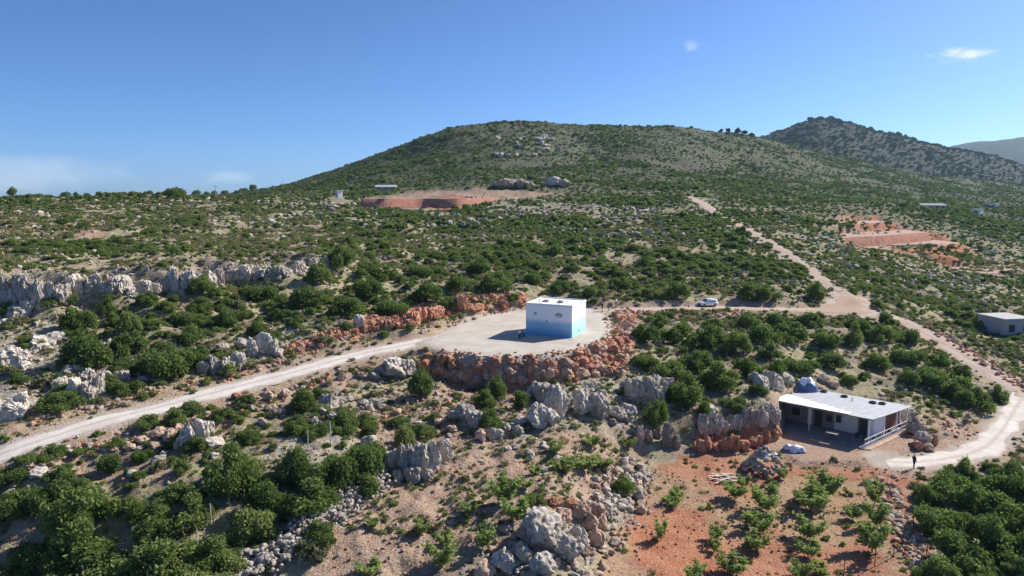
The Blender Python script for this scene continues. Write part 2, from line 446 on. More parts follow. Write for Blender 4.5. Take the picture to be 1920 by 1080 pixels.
def mat_road(name, a, b, edge, ruts=True):
    k = N(name); P = k.obj()
    mid = k.noise(P, .30, 5, .65); grit = k.noise(P, 9, 3, .7); pat = k.noise(P, 1.3, 5, .65)
    c = k.mix(k.ramp(mid, .32, .66), a, b)
    c = k.mix(k.math('MULTIPLY', k.ramp(grit, .58, .74), .45), c, (.30, .25, .20))
    c = k.mix(k.math('MULTIPLY', k.ramp(pat, .56, .70), .35), c, edge)
    if ruts:   # two packed wheel lines, a looser centre and loose sides
        uv = k.node('ShaderNodeUVMap').outputs[0]; sep = k.node('ShaderNodeSeparateXYZ', {'Vector': uv}).outputs['X']
        off = k.math('ABSOLUTE', k.math('SUBTRACT', sep, .5))
        e = k.ramp(k.math('ADD', off, k.math('MULTIPLY', k.math('SUBTRACT', pat, .5), .5)), .33, .50)
        c = k.mix(k.math('MULTIPLY', e, .8), c, edge)
        cen = k.ramp(k.math('ADD', off, k.math('MULTIPLY', k.math('SUBTRACT', pat, .5), .3)), .02, .12, 1, 0)
        c = k.mix(k.math('MULTIPLY', cen, .6), c, edge)
    return k.principled(c, .95, k.math('ADD', k.math('MULTIPLY', grit, .4), pat), .35, .08, spec=.1)
def mat_rock(name, pale, dark, stain, stain_amt, streak=3.0):
    k = N(name); P = k.obj(); S = k.obj((2.4, 2.4, .55))
    rnd = k.node('ShaderNodeObjectInfo').outputs['Random']
    n1 = k.noise(P, 2.2, 6, .68); n2 = k.noise(S, streak, 6, .65, .4); n3 = k.noise(P, 9.0, 4, .7)
    c = k.mix(k.ramp(n1, .32, .66), dark, pale)
    c = k.mix(k.math('MULTIPLY', k.ramp(n2, .52, .66), .65), c, tuple(q*.4 for q in dark))
    c = k.mix(k.math('MULTIPLY', k.ramp(k.noise(P, 6.0, 4, .7, .6), .54, .62), .6), c, tuple(q*.42 for q in dark))  # dark pit spots painted into the colour, standing for shade in the hollows
    c = k.mix(k.math('MULTIPLY', k.ramp(n3, .55, .70), .5), c, tuple(min(.62, q*1.25) for q in pale))
    c = k.mix(k.math('MULTIPLY', k.ramp(k.noise(P, 1.3, 4, .6), .62-.3*stain_amt, .80-.3*stain_amt), min(1, .35+stain_amt)), c, stain)
    v = k.node('ShaderNodeHueSaturation', {'Color': c, 'Value': k.math('ADD', k.math('MULTIPLY', rnd, .4), .78)}).outputs[0]
    h = k.math('ADD', k.math('MULTIPLY', n2, .7), k.math('ADD', n1, k.math('MULTIPLY', n3, .35)))
    return k.principled(v, .95, h, .85, .12, spec=.15)
def mat_leaf(name, a, b, c, trans=.28):
    k = N(name)
    rnd = k.node('ShaderNodeObjectInfo').outputs['Random']; isl = k.node('ShaderNodeNewGeometry').outputs['Random Per Island']
    tn = k.attr('tint'); col = k.mix(k.math('ADD', k.math('MULTIPLY', rnd, .45), k.math('MULTIPLY', tn, .55)), a, b); col = k.mix(k.math('MULTIPLY', isl, .45), col, c)
    col = k.node('ShaderNodeHueSaturation', {'Color': col, 'Value': k.math('ADD', k.math('MULTIPLY', isl, .5), .72)}).outputs[0]
    d = k.node('ShaderNodeBsdfDiffuse', {'Color': col}); t = k.node('ShaderNodeBsdfTranslucent', {'Color': k.mix(.5, col, (.11, .20, .03))})
    mx = k.node('ShaderNodeMixShader', {'Fac': trans}); k.l.new(d.outputs[0], mx.inputs[1]); k.l.new(t.outputs[0], mx.inputs[2])
    k.l.new(mx.outputs[0], k.out.inputs['Surface']); return k.m
def mat_plain(name, col, rough=.7, var=.12, scale=3.0, metal=0.0, spec=.3, bstr=.15):
    k = N(name); P = k.obj(); n = k.noise(P, scale, 5, .65)
    c = k.mix(k.ramp(n, .3, .7), tuple(q*(1-var) for q in col), tuple(min(.92, q*(1+var)) for q in col))
    return k.principled(c, rough, n, bstr, .02, metal, spec)

M = {}
M['terrain'] = mat_terrain()
M['track'] = mat_road('track_dust', (.55, .49, .43), (.66, .61, .555), (.42, .335, .26))
M['earth_track'] = mat_road('earth_track', (.42, .315, .245), (.50, .40, .325), (.34, .235, .165))
M['pad'] = mat_road('pad_gravel', (.42, .375, .31), (.52, .47, .405), (.36, .305, .245), ruts=False)
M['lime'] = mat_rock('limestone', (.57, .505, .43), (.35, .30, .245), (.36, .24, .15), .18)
M['lime_pale'] = mat_rock('limestone_pale', (.63, .565, .485), (.43, .37, .305), (.42, .31, .22), .18)
M['red_rock'] = mat_rock('red_rock', (.60, .33, .215), (.44, .195, .115), (.44, .17, .09), .34)
M['tan_rock'] = mat_rock('tan_rock', (.58, .43, .33), (.42, .27, .19), (.40, .20, .12), .25)
M['stained'] = mat_rock('stained_limestone', (.48, .42, .375), (.27, .225, .20), (.42, .18, .105), .42)
M['leaf_dark'] = mat_leaf('leaf_evergreen', (.085, .140, .045), (.175, .235, .078), (.230, .285, .105), .48)
M['leaf_mid'] = mat_leaf('leaf_mid', (.125, .190, .055), (.235, .285, .095), (.290, .330, .125), .5)
M['leaf_light'] = mat_leaf('leaf_light', (.205, .270, .080), (.310, .345, .125), (.360, .380, .155), .5)
M['leaf_olive'] = mat_leaf('leaf_olive', (.210, .205, .105), (.310, .285, .160), (.37, .33, .20), .35)
M['leaf_pine'] = mat_leaf('leaf_pine', (.034, .055, .032), (.050, .072, .040), (.07, .09, .045), .2)
M['bark'] = mat_plain('bark', (.13, .10, .075), .9, .3, 8)
M['wood'] = mat_plain('timber', (.30, .22, .15), .85, .25, 9)
M['pale_wood'] = mat_plain('pale_timber', (.55, .48, .40), .8, .15, 9)
M['post_pale'] = mat_plain('weathered_post', (.50, .47, .43), .85, .15, 9)
M['steel'] = mat_plain('dull_steel', (.20, .20, .205), .5, .2, 6, .6)
M['white'] = mat_plain('white_render', (.80, .79, .78), .75, .05, 2.5)
M['concrete'] = mat_plain('concrete', (.42, .41, .39), .9, .15, 2.5)
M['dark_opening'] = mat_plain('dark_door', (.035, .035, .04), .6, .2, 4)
M['glass'] = mat_plain('window_glass', (.03, .04, .05), .12, .1, 2, 0, .5)
M['roof_grey'] = mat_plain('roof_sheet_grey', (.44, .45, .455), .55, .08, 1.2, .1, .4)
M['roof_white'] = mat_plain('roof_sheet_white', (.80, .80, .81), .5, .04, 1.5)
M['tarp_blue'] = mat_plain('tarp_blue', (.10, .15, .30), .45, .2, 3)
M['tarp_white'] = mat_plain('tarp_white', (.70, .73, .78), .5, .08, 3)
M['rubber'] = mat_plain('rubber', (.022, .022, .024), .75, .2, 5)
M['red_board'] = mat_plain('red_brown_boards', (.26, .095, .075), .8, .2, 5)
M['dark_board'] = mat_plain('shade_painted_wall', (.21, .18, .16), .8, .3, 5); M['pale_wall'] = mat_plain('beige_wall', (.58, .54, .48), .85, .08, 2); M['floor'] = mat_plain('floor_concrete', (.20, .195, .20), .9, .2, 2)  # dark wall and floor colours have the veranda's deep shade painted in
M['skin'] = mat_plain('skin', (.38, .23, .16), .6, .08)
M['hair'] = mat_plain('hair', (.03, .025, .02), .7, .2)
M['cloth_dark'] = mat_plain('dark_cloth', (.03, .032, .04), .9, .2)
M['cloth_white'] = mat_plain('white_cloth', (.72, .71, .69), .9, .08)
M['cloth_grey'] = mat_plain('grey_cloth', (.20, .19, .18), .9, .15)
M['car_white'] = mat_plain('car_paint_white', (.78, .79, .80), .28, .03, 1, 0, .5, .0)
M['lamp_lens'] = mat_plain('lamp_lens', (.65, .67, .7), .2, .05)
M['tail_lens'] = mat_plain('tail_lens', (.35, .02, .02), .3, .1)
M['hut_wall'] = mat_plain('grey_plaster', (.40, .39, .40), .85, .1, 2)
M['slate_roof'] = mat_plain('slate_blue_roof', (.13, .15, .20), .6, .15, 2)
def mat_tank(name, foot, mid, lo, hi):
    """white tank house painted blue towards the foot, fading up"""
    k = N(name); P = k.obj(); z = k.node('ShaderNodeSeparateXYZ', {'Vector': P}).outputs['Z']
    n = k.noise(P, .8, 5, .6); n2 = k.noise(P, 5, 4, .6)
    t = k.math('ADD', z, k.math('MULTIPLY', k.math('SUBTRACT', n, .5), .5))
    c = k.mix(k.ramp(t, .2, lo), foot, mid)
    c = k.mix(k.ramp(t, lo-.1, hi), c, (.86, .86, .86))
    c = k.mix(k.math('MULTIPLY', k.ramp(k.noise(k.obj((1.6, 1.6, .16)), 2.2, 5, .65), .56, .72), .30), c, (.42, .39, .36))
    c = k.mix(k.math('MULTIPLY', k.ramp(n2, .60, .74), .14), c, (.45, .42, .38))
    return k.principled(c, .7, n2, .08, .02)
M['tank_front'] = mat_tank('tank_paint_blue', (.16, .36, .58), (.34, .55, .70), 1.9, 2.6)
M['tank_side'] = mat_tank('tank_paint_pale', (.36, .66, .74), (.50, .74, .80), 2.0, 2.7)

# ------------------------------------------------------------------ mesh helpers
def mesh_np(name, V, F, mat, smooth=False):
    me = bpy.data.meshes.new(name)
    V = np.asarray(V, np.float32); F = np.asarray(F, np.int32)
    me.vertices.add(len(V)); me.vertices.foreach_set('co', V.ravel())
    k = F.shape[1]
    me.loops.add(F.size); me.loops.foreach_set('vertex_index', F.ravel())
    me.polygons.add(len(F)); me.polygons.foreach_set('loop_start', np.arange(0, F.size, k, dtype=np.int32))
    me.update(calc_edges=True)
    if smooth: me.polygons.foreach_set('use_smooth', np.ones(len(F), bool))
    if mat: me.materials.append(mat)
    return me
def link(name, me, parent=None, loc=None):
    o = bpy.data.objects.new(name, me); COL.objects.link(o)
    if parent: o.parent = parent
    if loc is not None: o.location = loc
    return o
def tag(o, label=None, cat=None, group=None, kind=None):
    if label: o['label'] = label
    if cat: o['category'] = cat
    if group: o['group'] = group
    if kind: o['kind'] = kind
    return o
def empty(name, loc, rz=0.0):
    o = bpy.data.objects.new(name, None); COL.objects.link(o); o.location = loc; o.rotation_euler = (0, 0, rz); o.empty_display_size = .3
    return o
class MB:
    """collects faces into one mesh"""
    def __init__(self): self.v = []; self.f = []
    def add(self, vs, fs):
        b = len(self.v); self.v += [tuple(p) for p in vs]; self.f += [tuple(b+i for i in f) for f in fs]; return self
    def box(self, c, s, rz=0.0, taper=1.0):
        hx, hy, hz = s[0]/2, s[1]/2, s[2]/2; co, si = math.cos(rz), math.sin(rz); vs = []
        for z in (-1, 1):
            q = taper if z > 0 else 1
            for x, y in ((-1, -1), (1, -1), (1, 1), (-1, 1)):
                px, py = x*hx*q, y*hy*q
                vs.append((c[0]+px*co-py*si, c[1]+px*si+py*co, c[2]+z*hz))
        return self.add(vs, [(3, 2, 1, 0), (4, 5, 6, 7), (0, 1, 5, 4), (1, 2, 6, 5), (2, 3, 7, 6), (3, 0, 4, 7)])
    def prism(self, poly, z0, z1):
        n = len(poly); vs = [(p[0], p[1], z0 if not hasattr(z0, '__len__') else z0[i]) for i, p in enumerate(poly)] + [(p[0], p[1], z1 if not hasattr(z1, '__len__') else z1[i]) for i, p in enumerate(poly)]
        return self.add(vs, [tuple(range(n-1, -1, -1)), tuple(range(n, 2*n))]+[(i, (i+1) % n, n+(i+1) % n, n+i) for i in range(n)])
    def tube(self, a, b, r0, r1=None, n=8):
        r1 = r0 if r1 is None else r1; a = Vector(a); b = Vector(b); d = (b-a).normalized()
        p = d.orthogonal().normalized(); q = d.cross(p); vs = []
        for c, r in ((a, r0), (b, r1)):
            for i in range(n):
                t = 2*math.pi*i/n; vs.append(c+(p*math.cos(t)+q*math.sin(t))*r)
        return self.add(vs, [tuple(range(n-1, -1, -1)), tuple(range(n, 2*n))]+[(i, (i+1) % n, n+(i+1) % n, n+i) for i in range(n)])
    def mesh(self, name, mat, smooth=False, bevel=0.0):
        me = bpy.data.meshes.new(name); me.from_pydata(self.v, [], self.f); me.update()
        bm = bmesh.new(); bm.from_mesh(me); bmesh.ops.recalc_face_normals(bm, faces=bm.faces)
        if bevel > 0: bmesh.ops.bevel(bm, geom=list(bm.edges), offset=bevel, segments=2, affect='EDGES', profile=.6)
        bm.to_mesh(me); bm.free()
        if smooth: me.polygons.foreach_set('use_smooth', np.ones(len(me.polygons), bool))
        me.materials.append(mat); return me
    def build(self, name, mat, parent=None, loc=None, smooth=False, bevel=0.0):
        return link(name, self.mesh(name, mat, smooth, bevel), parent, loc)

# ------------------------------------------------------------------ the ground sheet
ZN = {}
def zones(name, lists): ZN[name] = [zone_poly(l) for l in lists]
zones('red', [
    [(1215,870),(1330,852),(1440,868),(1480,905),(1430,960),(1380,1010),(1330,1100),(1120,1100),(1150,1010),(1210,940)],
    [(1400,1000),(1500,980),(1600,990),(1650,1080),(1640,1110),(1330,1110)], [(1215,870),(1330,852),(1460,856),(1640,866),(1715,895),(1735,1090),(1120,1100),(1150,1010)],
    [(540,668),(600,648),(690,620),(770,606),(860,580),(990,566),(985,552),(850,560),(690,594),(600,632),(536,655)],
    [(790,672),(900,676),(1000,674),(1110,655),(1150,620),(1146,590),(1185,592),(1182,660),(1170,700),(960,724),(800,706)],
    [(672,382),(760,372),(860,366),(960,372),(860,392),(760,390)],
    [(1300,845),(1310,785),(1390,795),(1455,800),(1455,850)],
    [(1575,402),(1640,402),(1700,432),(1740,434),(1820,462),(1830,490),(1770,500),(1720,474),(1590,462)],
    [(1540,585),(1570,568),(1560,588)], [(1720,606),(1745,598),(1760,620),(1735,626)],
])
zones('pink', [
    [(0,398),(60,396),(110,402),(60,440),(0,440)], [(110,418),(180,416),(200,445),(110,450)],
    [(80,905),(130,868),(250,850),(330,862),(330,905),(200,915)], [(0,960),(60,960),(55,1000),(0,1000)],
    [(1230,900),(1330,850),(1460,850),(1640,862),(1720,895),(1735,1090),(1400,1090),(1330,960)],
    [(1150,585),(1260,582),(1400,584),(1400,598),(1240,600),(1160,600)],
    [(1720,830),(1720,775),(1830,770),(1850,830),(1800,850)],
    [(1735,612),(1800,640),(1870,680),(1920,712),(1920,728),(1850,690),(1780,655),(1730,625)],
    [(1820,492),(1925,496),(1925,520),(1860,518)], [(1560,405),(1600,400),(1610,460),(1580,470)],
    [(640,800),(760,720),(850,722),(1000,740),(1000,800),(860,850),(700,860)],
    [(620,1000),(700,930),(860,850),(1200,830),(1200,960),(1060,960),(920,1010),(700,1100),(560,1100)],
    [(690,372),(760,360),(900,352),(1080,362),(960,372),(830,366)],
    [(0,820),(120,792),(300,745),(480,705),(540,690),(540,672),(300,730),(100,785),(0,805)],
    [(0,880),(150,830),(340,780),(560,722),(720,672),(760,668),(600,745),(340,835),(150,880),(0,930)],
])
zones('dust', [
    [(790,646),(905,592),(985,578),(1110,576),(1152,600),(1146,636),(1060,668),(960,676),(840,664)],
    [(1290,366),(1310,366),(1365,400),(1440,448),(1510,490),(1580,545),(1560,552),(1480,500),(1400,440),(1330,400)],
    [(1500,590),(1560,560),(1640,560),(1650,596)],
])
zones('stony', [
    [(0,560),(200,540),(420,520),(620,500),(620,470),(400,490),(0,505)],
    [(-60,800),(-60,600),(150,600),(260,680),(300,720),(160,770)],
    [(500,860),(640,730),(860,720),(1240,720),(1240,800),(900,850),(720,930),(520,1090),(440,1090)],
    [(900,1090),(960,960),(1100,930),(1200,860),(1225,950),(1150,1000),(1110,1090)],
    [(1600,1090),(1650,920),(1720,900),(1745,1000),(1750,1090)],
    [(440,690),(400,660),(560,600),(620,640),(540,680)],
    [(880,330),(1060,250),(1340,260),(1400,330),(1100,345)], [(540,400),(760,385),(1260,390),(1260,410),(900,415),(560,415)],
])
wob = lambda s, sd, a: (fbm(fx/s, fy/s, 3, sd)-.5)*a
sc_w = np.clip(fy/90, 1, 5)
wx = fx+wob(2.5, 301, 4)*sc_w; wy = fy+wob(2.5, 302, 4)*sc_w
A = {k: soft_zone(wx, wy, ZN[k], 1.0) for k in ('red', 'pink', 'dust', 'stony')}
fw_ = FIELD_W(fx, fy); A['red'] *= 1-fw_*(.08+.5*sstep(.42, .62, fbm(fx/7, fy/7, 4, 17))); A['pink'] *= 1-.8*fw_
A['stony'] = np.maximum(A['stony'], .35+.25*(fbm(fx/30, fy/30, 3, 9)-.5)*2)
near_lvl = np.minimum(np.minimum(TM['road'], TM['pad']), TM['junction'])
A['dust'] = np.maximum(A['dust']*.75, (1-sstep(-.2, 1.3, near_lvl+wob(1.2, 55, 1.4)))*.85)
A['pink'] = np.maximum(A['pink']*.80, (1-sstep(0.4, 3.2, near_lvl+wob(2.2, 57, 2.5)))*.7)
A['pink'] = np.maximum(A['pink'], 1-sstep(0, 3.0, TM['terrace']))
A['green'] = np.clip(.16+sstep(140, 300, fy)*.35+sstep(300, 450, fy)*.3, 0, 1)*(1-A['pink']*.7)
A['far'] = np.clip(sstep(240, 420, fy)*.78+.22*sstep(900, 1250, fy), 0, 1)*(1-.9*np.maximum(A['red'], np.maximum(A['pink'], A['dust'])))
A['wood'] = sstep(1000, 1250, fy+(fbm(fx/60, fy/60, 3, 19)-.5)*200)
R_, C_ = TX.shape
idx = np.arange(R_*C_).reshape(R_, C_)
FQ = np.stack([idx[:-1, :-1], idx[:-1, 1:], idx[1:, 1:], idx[1:, :-1]], -1).reshape(-1, 4)
tm = mesh_np('terrain', np.stack([fx, fy, TZ.ravel()], 1), FQ, M['terrain'], True)
for k, a in A.items():
    at = tm.attributes.new(k, 'FLOAT', 'POINT'); at.data.foreach_set('value', np.clip(a, 0, 1).astype(np.float32))
tag(link('terrain', tm), 'rocky hillside ground of dry grass, red soil and limestone', kind='structure')

# roads: strips laid on the cut
def road_strip(name, line, w, mat, label):
    p = np.array(line); seg = np.hypot(*np.diff(p[:, :2], axis=0).T); s = np.concatenate([[0], np.cumsum(seg)])
    step = .7; S = np.arange(0, s[-1], step); X = np.interp(S, s, p[:, 0]); Y = np.interp(S, s, p[:, 1]); Z = np.interp(S, s, p[:, 2])
    tx = np.gradient(X); ty = np.gradient(Y); L = np.hypot(tx, ty)+1e-9; nx, ny = -ty/L, tx/L
    nac = 9; V = []; UV = []
    for j in range(nac):
        t = j/(nac-1); e = (t-.5)*w
        wobv = (fbm(S/3.0, np.full_like(S, j*.0+(0 if t < .5 else 40)), 3, 91)-.5)*2.0*abs(t-.5)*2
        e = e+np.sign(t-.5)*wobv
        x = X+nx*e; y = Y+ny*e
        rut = -.035*np.exp(-((abs(t-.5)-.2)/.08)**2)-.05*(abs(t-.5)*2)**4
        V.append(np.stack([x, y, Z+.012+rut+.02*(fbm(x/1.1, y/1.1, 2, 7)-.5)], 1)); UV.append(np.full(len(S), t))
    V = np.stack(V, 1); n = len(S); ii = np.arange(n*nac).reshape(n, nac)
    F = np.stack([ii[:-1, :-1], ii[:-1, 1:], ii[1:, 1:], ii[1:, :-1]], -1).reshape(-1, 4)
    me = mesh_np(name, V.reshape(-1, 3), F, mat, True)
    uvl = me.uv_layers.new(name='UVMap'); u = np.stack(UV, 1).ravel()
    li = np.zeros(len(me.loops), np.int32); me.loops.foreach_get('vertex_index', li)
    uvl.data.foreach_set('uv', np.stack([u[li], np.zeros(len(li))], 1).astype(np.float32).ravel())
    tag(link(name, me), label, kind='structure')
labs = {'track': ('dirt_road', 'track', 'pale dusty track climbing to the gravel pad'), 'rear': ('dirt_road', 'earth_track', 'reddish earth track leading off behind the tank house'),
        'right': ('dirt_road', 'earth_track', 'earth road running down the right-hand slope'), 'upper': ('dirt_road', 'earth_track', 'narrow overgrown earth road coming down the hillside to the junction'), 'lower': ('dirt_road', 'track', 'pale curving track down to the shed')}
for nm, line, w in ROADS: road_strip(labs[nm][0], line, w, M[labs[nm][1]], labs[nm][2])
def flat_sheet(name, poly, z, mat, label, seed, follow=False):
    c = np.mean(poly[:-1], axis=0); V = []; F = []; rings = 14; n = len(poly)-1
    for r in range(1, rings+1):
        for i in range(n):
            q = c+(np.array(poly[i])-c)*(r/rings)
            V.append((q[0], q[1], 0))
    V = np.array(V); V[:, 2] = z+.026+.05*(fbm(V[:, 0]/2.2, V[:, 1]/2.2, 3, seed)-.5)
    if follow: V[:, 2] = gz(V[:, 0], V[:, 1])+.09
    V[-n:, 2] -= .06 if not follow else .2
    V = np.vstack([V, [[c[0], c[1], z+.03 if not follow else float(gz(c[0], c[1]))+.09]]]); ci = len(V)-1
    F = [(i+r*n, (i+1) % n+r*n, (i+1) % n+(r+1)*n, i+(r+1)*n) for r in range(rings-1) for i in range(n)]
    me = bpy.data.meshes.new(name); me.from_pydata(V.tolist(), [], F+[(ci, i, (i+1) % n) for i in range(n)]); me.update()
    bm = bmesh.new(); bm.from_mesh(me); bmesh.ops.recalc_face_normals(bm, faces=bm.faces)
    if sum(f.normal.z for f in bm.faces) < 0: bmesh.ops.reverse_faces(bm, faces=bm.faces)
    bm.to_mesh(me); bm.free()
    me.polygons.foreach_set('use_smooth', np.ones(len(me.polygons), bool)); me.materials.append(mat)
    tag(link(name, me), label, kind='structure')
flat_sheet('gravel_pad', pad_poly, PAD_Z, M['pad'], 'pale levelled gravel pad round the tank house', 5)
flat_sheet('road_junction', junction_poly, JZ, M['earth_track'], 'widened pinkish earth junction of the tracks', 6, True)

# ------------------------------------------------------------------ plants: shared meshes
def foliage_mesh(name, seed, mat, leaves, size, lobes, core=True, spread=.62, tall=1.0, flat=.75):
    """a bush crown about 2 wide and 1.3*tall high: many leaf sprays over several lobes"""
    r = np.random.default_rng(seed)
    C = []; Rr = []
    for i in range(lobes):
        a = r.uniform(0, 2*math.pi); d = spread*math.sqrt(r.uniform(0.02, 1))
        C.append((d*math.cos(a), d*math.sin(a), r.uniform(.22, .26+.72*(1-(d/max(spread, .01))**2*.8))*tall)); Rr.append(r.uniform(.17, .40))
    C = np.array(C); Rr = np.array(Rr)
    w = Rr**2/np.sum(Rr**2); k = r.choice(lobes, leaves*2, p=w)
    d = r.normal(size=(leaves*2, 3)); d[:, 2] = d[:, 2]*.85+.22; d /= np.linalg.norm(d, axis=1)[:, None]
    p = C[k]+d*(Rr[k]*np.where(r.uniform(0, 1, leaves*2) < .09, r.uniform(1.1, 1.55, leaves*2), r.uniform(.70, 1.12, leaves*2)))[:, None]*np.array([1, 1, flat+.15*tall])
    inside = np.zeros(len(p), int)
    for c, q in zip(C, Rr): inside += (np.linalg.norm((p-c)/np.array([1, 1, flat+.15*tall]), axis=1) < q*.70)
    sel = np.nonzero((inside == 0) & (p[:, 2] > .0))[0][:leaves]; p = p[sel]; n = len(p); ltint = r.uniform(0, 1, lobes); tint = ltint[k[sel]].tolist()
    d = r.normal(size=(n, 3)); a = d/np.linalg.norm(d, axis=1)[:, None]
    b = np.cross(a, r.normal(size=(n, 3))); b /= np.linalg.norm(b, axis=1)[:, None]
    s = size*r.uniform(.55, 1.35, n)[:, None]
    V = np.stack([p-a*s, p-b*s*.55+a*s*.1, p+a*s, p+b*s*.55-a*s*.1], 1).reshape(-1, 3)
    F = np.arange(n*4).reshape(n, 4)
    V = V.tolist(); F = [tuple(q) for q in F]
    if core:
        bm = bmesh.new(); bmesh.ops.create_icosphere(bm, subdivisions=1, radius=1)
        base = np.array([v.co[:] for v in bm.verts]); ff = [[v.index for v in f.verts] for f in bm.faces]; bm.free()
        for li, (c, q) in enumerate(zip(C, Rr)):
            tint += [ltint[li]]*len(ff)
            o = len(V); vv = base*q*.50*np.array([1, 1, flat+.1])*r.uniform(.8, 1.1, (len(base), 1))+c
            V += vv.tolist(); F += [tuple(o+i for i in f) for f in ff]
    V = np.array(V); V[:, 2] = np.maximum(V[:, 2], -.05)
    me = bpy.data.meshes.new(name); me.from_pydata(V.tolist(), [], F); me.update(); me.materials.append(mat)
    me.attributes.new('tint', 'FLOAT', 'FACE').data.foreach_set('value', np.array(tint, np.float32))
    return me
def stem_mesh(name, seed, n=5, h=.7, r0=.05):
    r = random.Random(seed); mb = MB()
    for i in range(n):
        a = r.uniform(0, 6.28); l = r.uniform(.2, .45)
        b = (r.uniform(-.08, .08), r.uniform(-.08, .08), -.12); e = (math.cos(a)*l, math.sin(a)*l, h*r.uniform(.7, 1.1))
        m_ = tuple((b[q]+e[q])/2+r.uniform(-.05, .05) for q in range(3))
        mb.tube(b, m_, r0, r0*.7, 6); mb.tube(m_, e, r0*.7, r0*.35, 6)
    return mb.mesh(name, M['bark'])
SHRUB_HI = [foliage_mesh('foliage', 100+i, M[m], 3800, .058, lb, True, sp, t) for i, (m, lb, t, sp) in enumerate(
    [('leaf_dark', 15, 1.0, .80), ('leaf_mid', 14, 1.1, .78), ('leaf_dark', 13, .85, .84), ('leaf_mid', 17, 1.2, .74), ('leaf_dark', 16, 1.25, .72), ('leaf_light', 12, 1.0, .78), ('leaf_mid', 11, .8, .86), ('leaf_dark', 10, 1.1, .82)])]
SHRUB_MD = [foliage_mesh('foliage', 200+i, M[m], 900, .10, lb, True, .62, t) for i, (m, lb, t) in enumerate(
    [('leaf_dark', 11, 1.0), ('leaf_mid', 10, 1.0), ('leaf_dark', 9, .9), ('leaf_mid', 12, 1.1), ('leaf_light', 9, 1.0), ('leaf_olive', 10, .8)])]
SHRUB_LO = [foliage_mesh('foliage', 300+i, M[m], 130, .22, lb, True, .55, t) for i, (m, lb, t) in enumerate(
    [('leaf_dark', 5, 1.0), ('leaf_mid', 5, 1.0), ('leaf_dark', 4, .9), ('leaf_mid', 5, 1.05), ('leaf_olive', 4, .75)])]
STEMS = [stem_mesh('stem', 20+i) for i in range(3)]

# ------------------------------------------------------------------ scatter stuff with geometry nodes
def scatter(name, pts, rz, scl, kidx, meshes, label):
    """one object of kind stuff: instances of a few small meshes on given ground points"""
    coll = bpy.data.collections.new(name+'_kinds')
    for i, me in enumerate(meshes):
        coll.objects.link(bpy.data.objects.new('%s_kind_%02d' % (name, i), me))
    me = bpy.data.meshes.new(name); me.vertices.add(len(pts)); me.vertices.foreach_set('co', np.asarray(pts, np.float32).ravel())
    for k, a, t in (('rot', rz, 'FLOAT_VECTOR'), ('scl', scl, 'FLOAT_VECTOR'), ('kind', kidx, 'INT')):
        at = me.attributes.new(k, t, 'POINT')
        if t == 'INT': at.data.foreach_set('value', np.asarray(a, np.int32))
        else: at.data.foreach_set('vector', np.asarray(a, np.float32).ravel())
    me.update(); o = link(name, me)
    ng = bpy.data.node_groups.new(name, 'GeometryNodeTree')
    ng.interface.new_socket('Geometry', in_out='INPUT', socket_type='NodeSocketGeometry'); ng.interface.new_socket('Geometry', in_out='OUTPUT', socket_type='NodeSocketGeometry')
    n, l = ng.nodes, ng.links
    gi = n.new('NodeGroupInput'); go = n.new('NodeGroupOutput'); ip = n.new('GeometryNodeInstanceOnPoints'); ci = n.new('GeometryNodeCollectionInfo')
    ci.inputs['Collection'].default_value = coll; ci.inputs['Separate Children'].default_value = True; ci.inputs['Reset Children'].default_value = True
    mp = n.new('GeometryNodeMeshToPoints'); l.new(gi.outputs[0], mp.inputs[0]); l.new(mp.outputs[0], ip.inputs['Points'])
    l.new(ci.outputs[0], ip.inputs['Instance']); ip.inputs['Pick Instance'].default_value = True
    def na(nm, t):
        q = n.new('GeometryNodeInputNamedAttribute'); q.data_type = t; q.inputs['Name'].default_value = nm; return q.outputs['Attribute']
    l.new(na('kind', 'INT'), ip.inputs['Instance Index']); l.new(na('scl', 'FLOAT_VECTOR'), ip.inputs['Scale'])
    er = n.new('FunctionNodeEulerToRotation'); l.new(na('rot', 'FLOAT_VECTOR'), er.inputs[0]); l.new(er.outputs[0], ip.inputs['Rotation'])
    l.new(ip.outputs[0], go.inputs[0])
    md = o.modifiers.new('scatter', 'NODES'); md.node_group = ng
    tag(o, label, kind='stuff'); return o

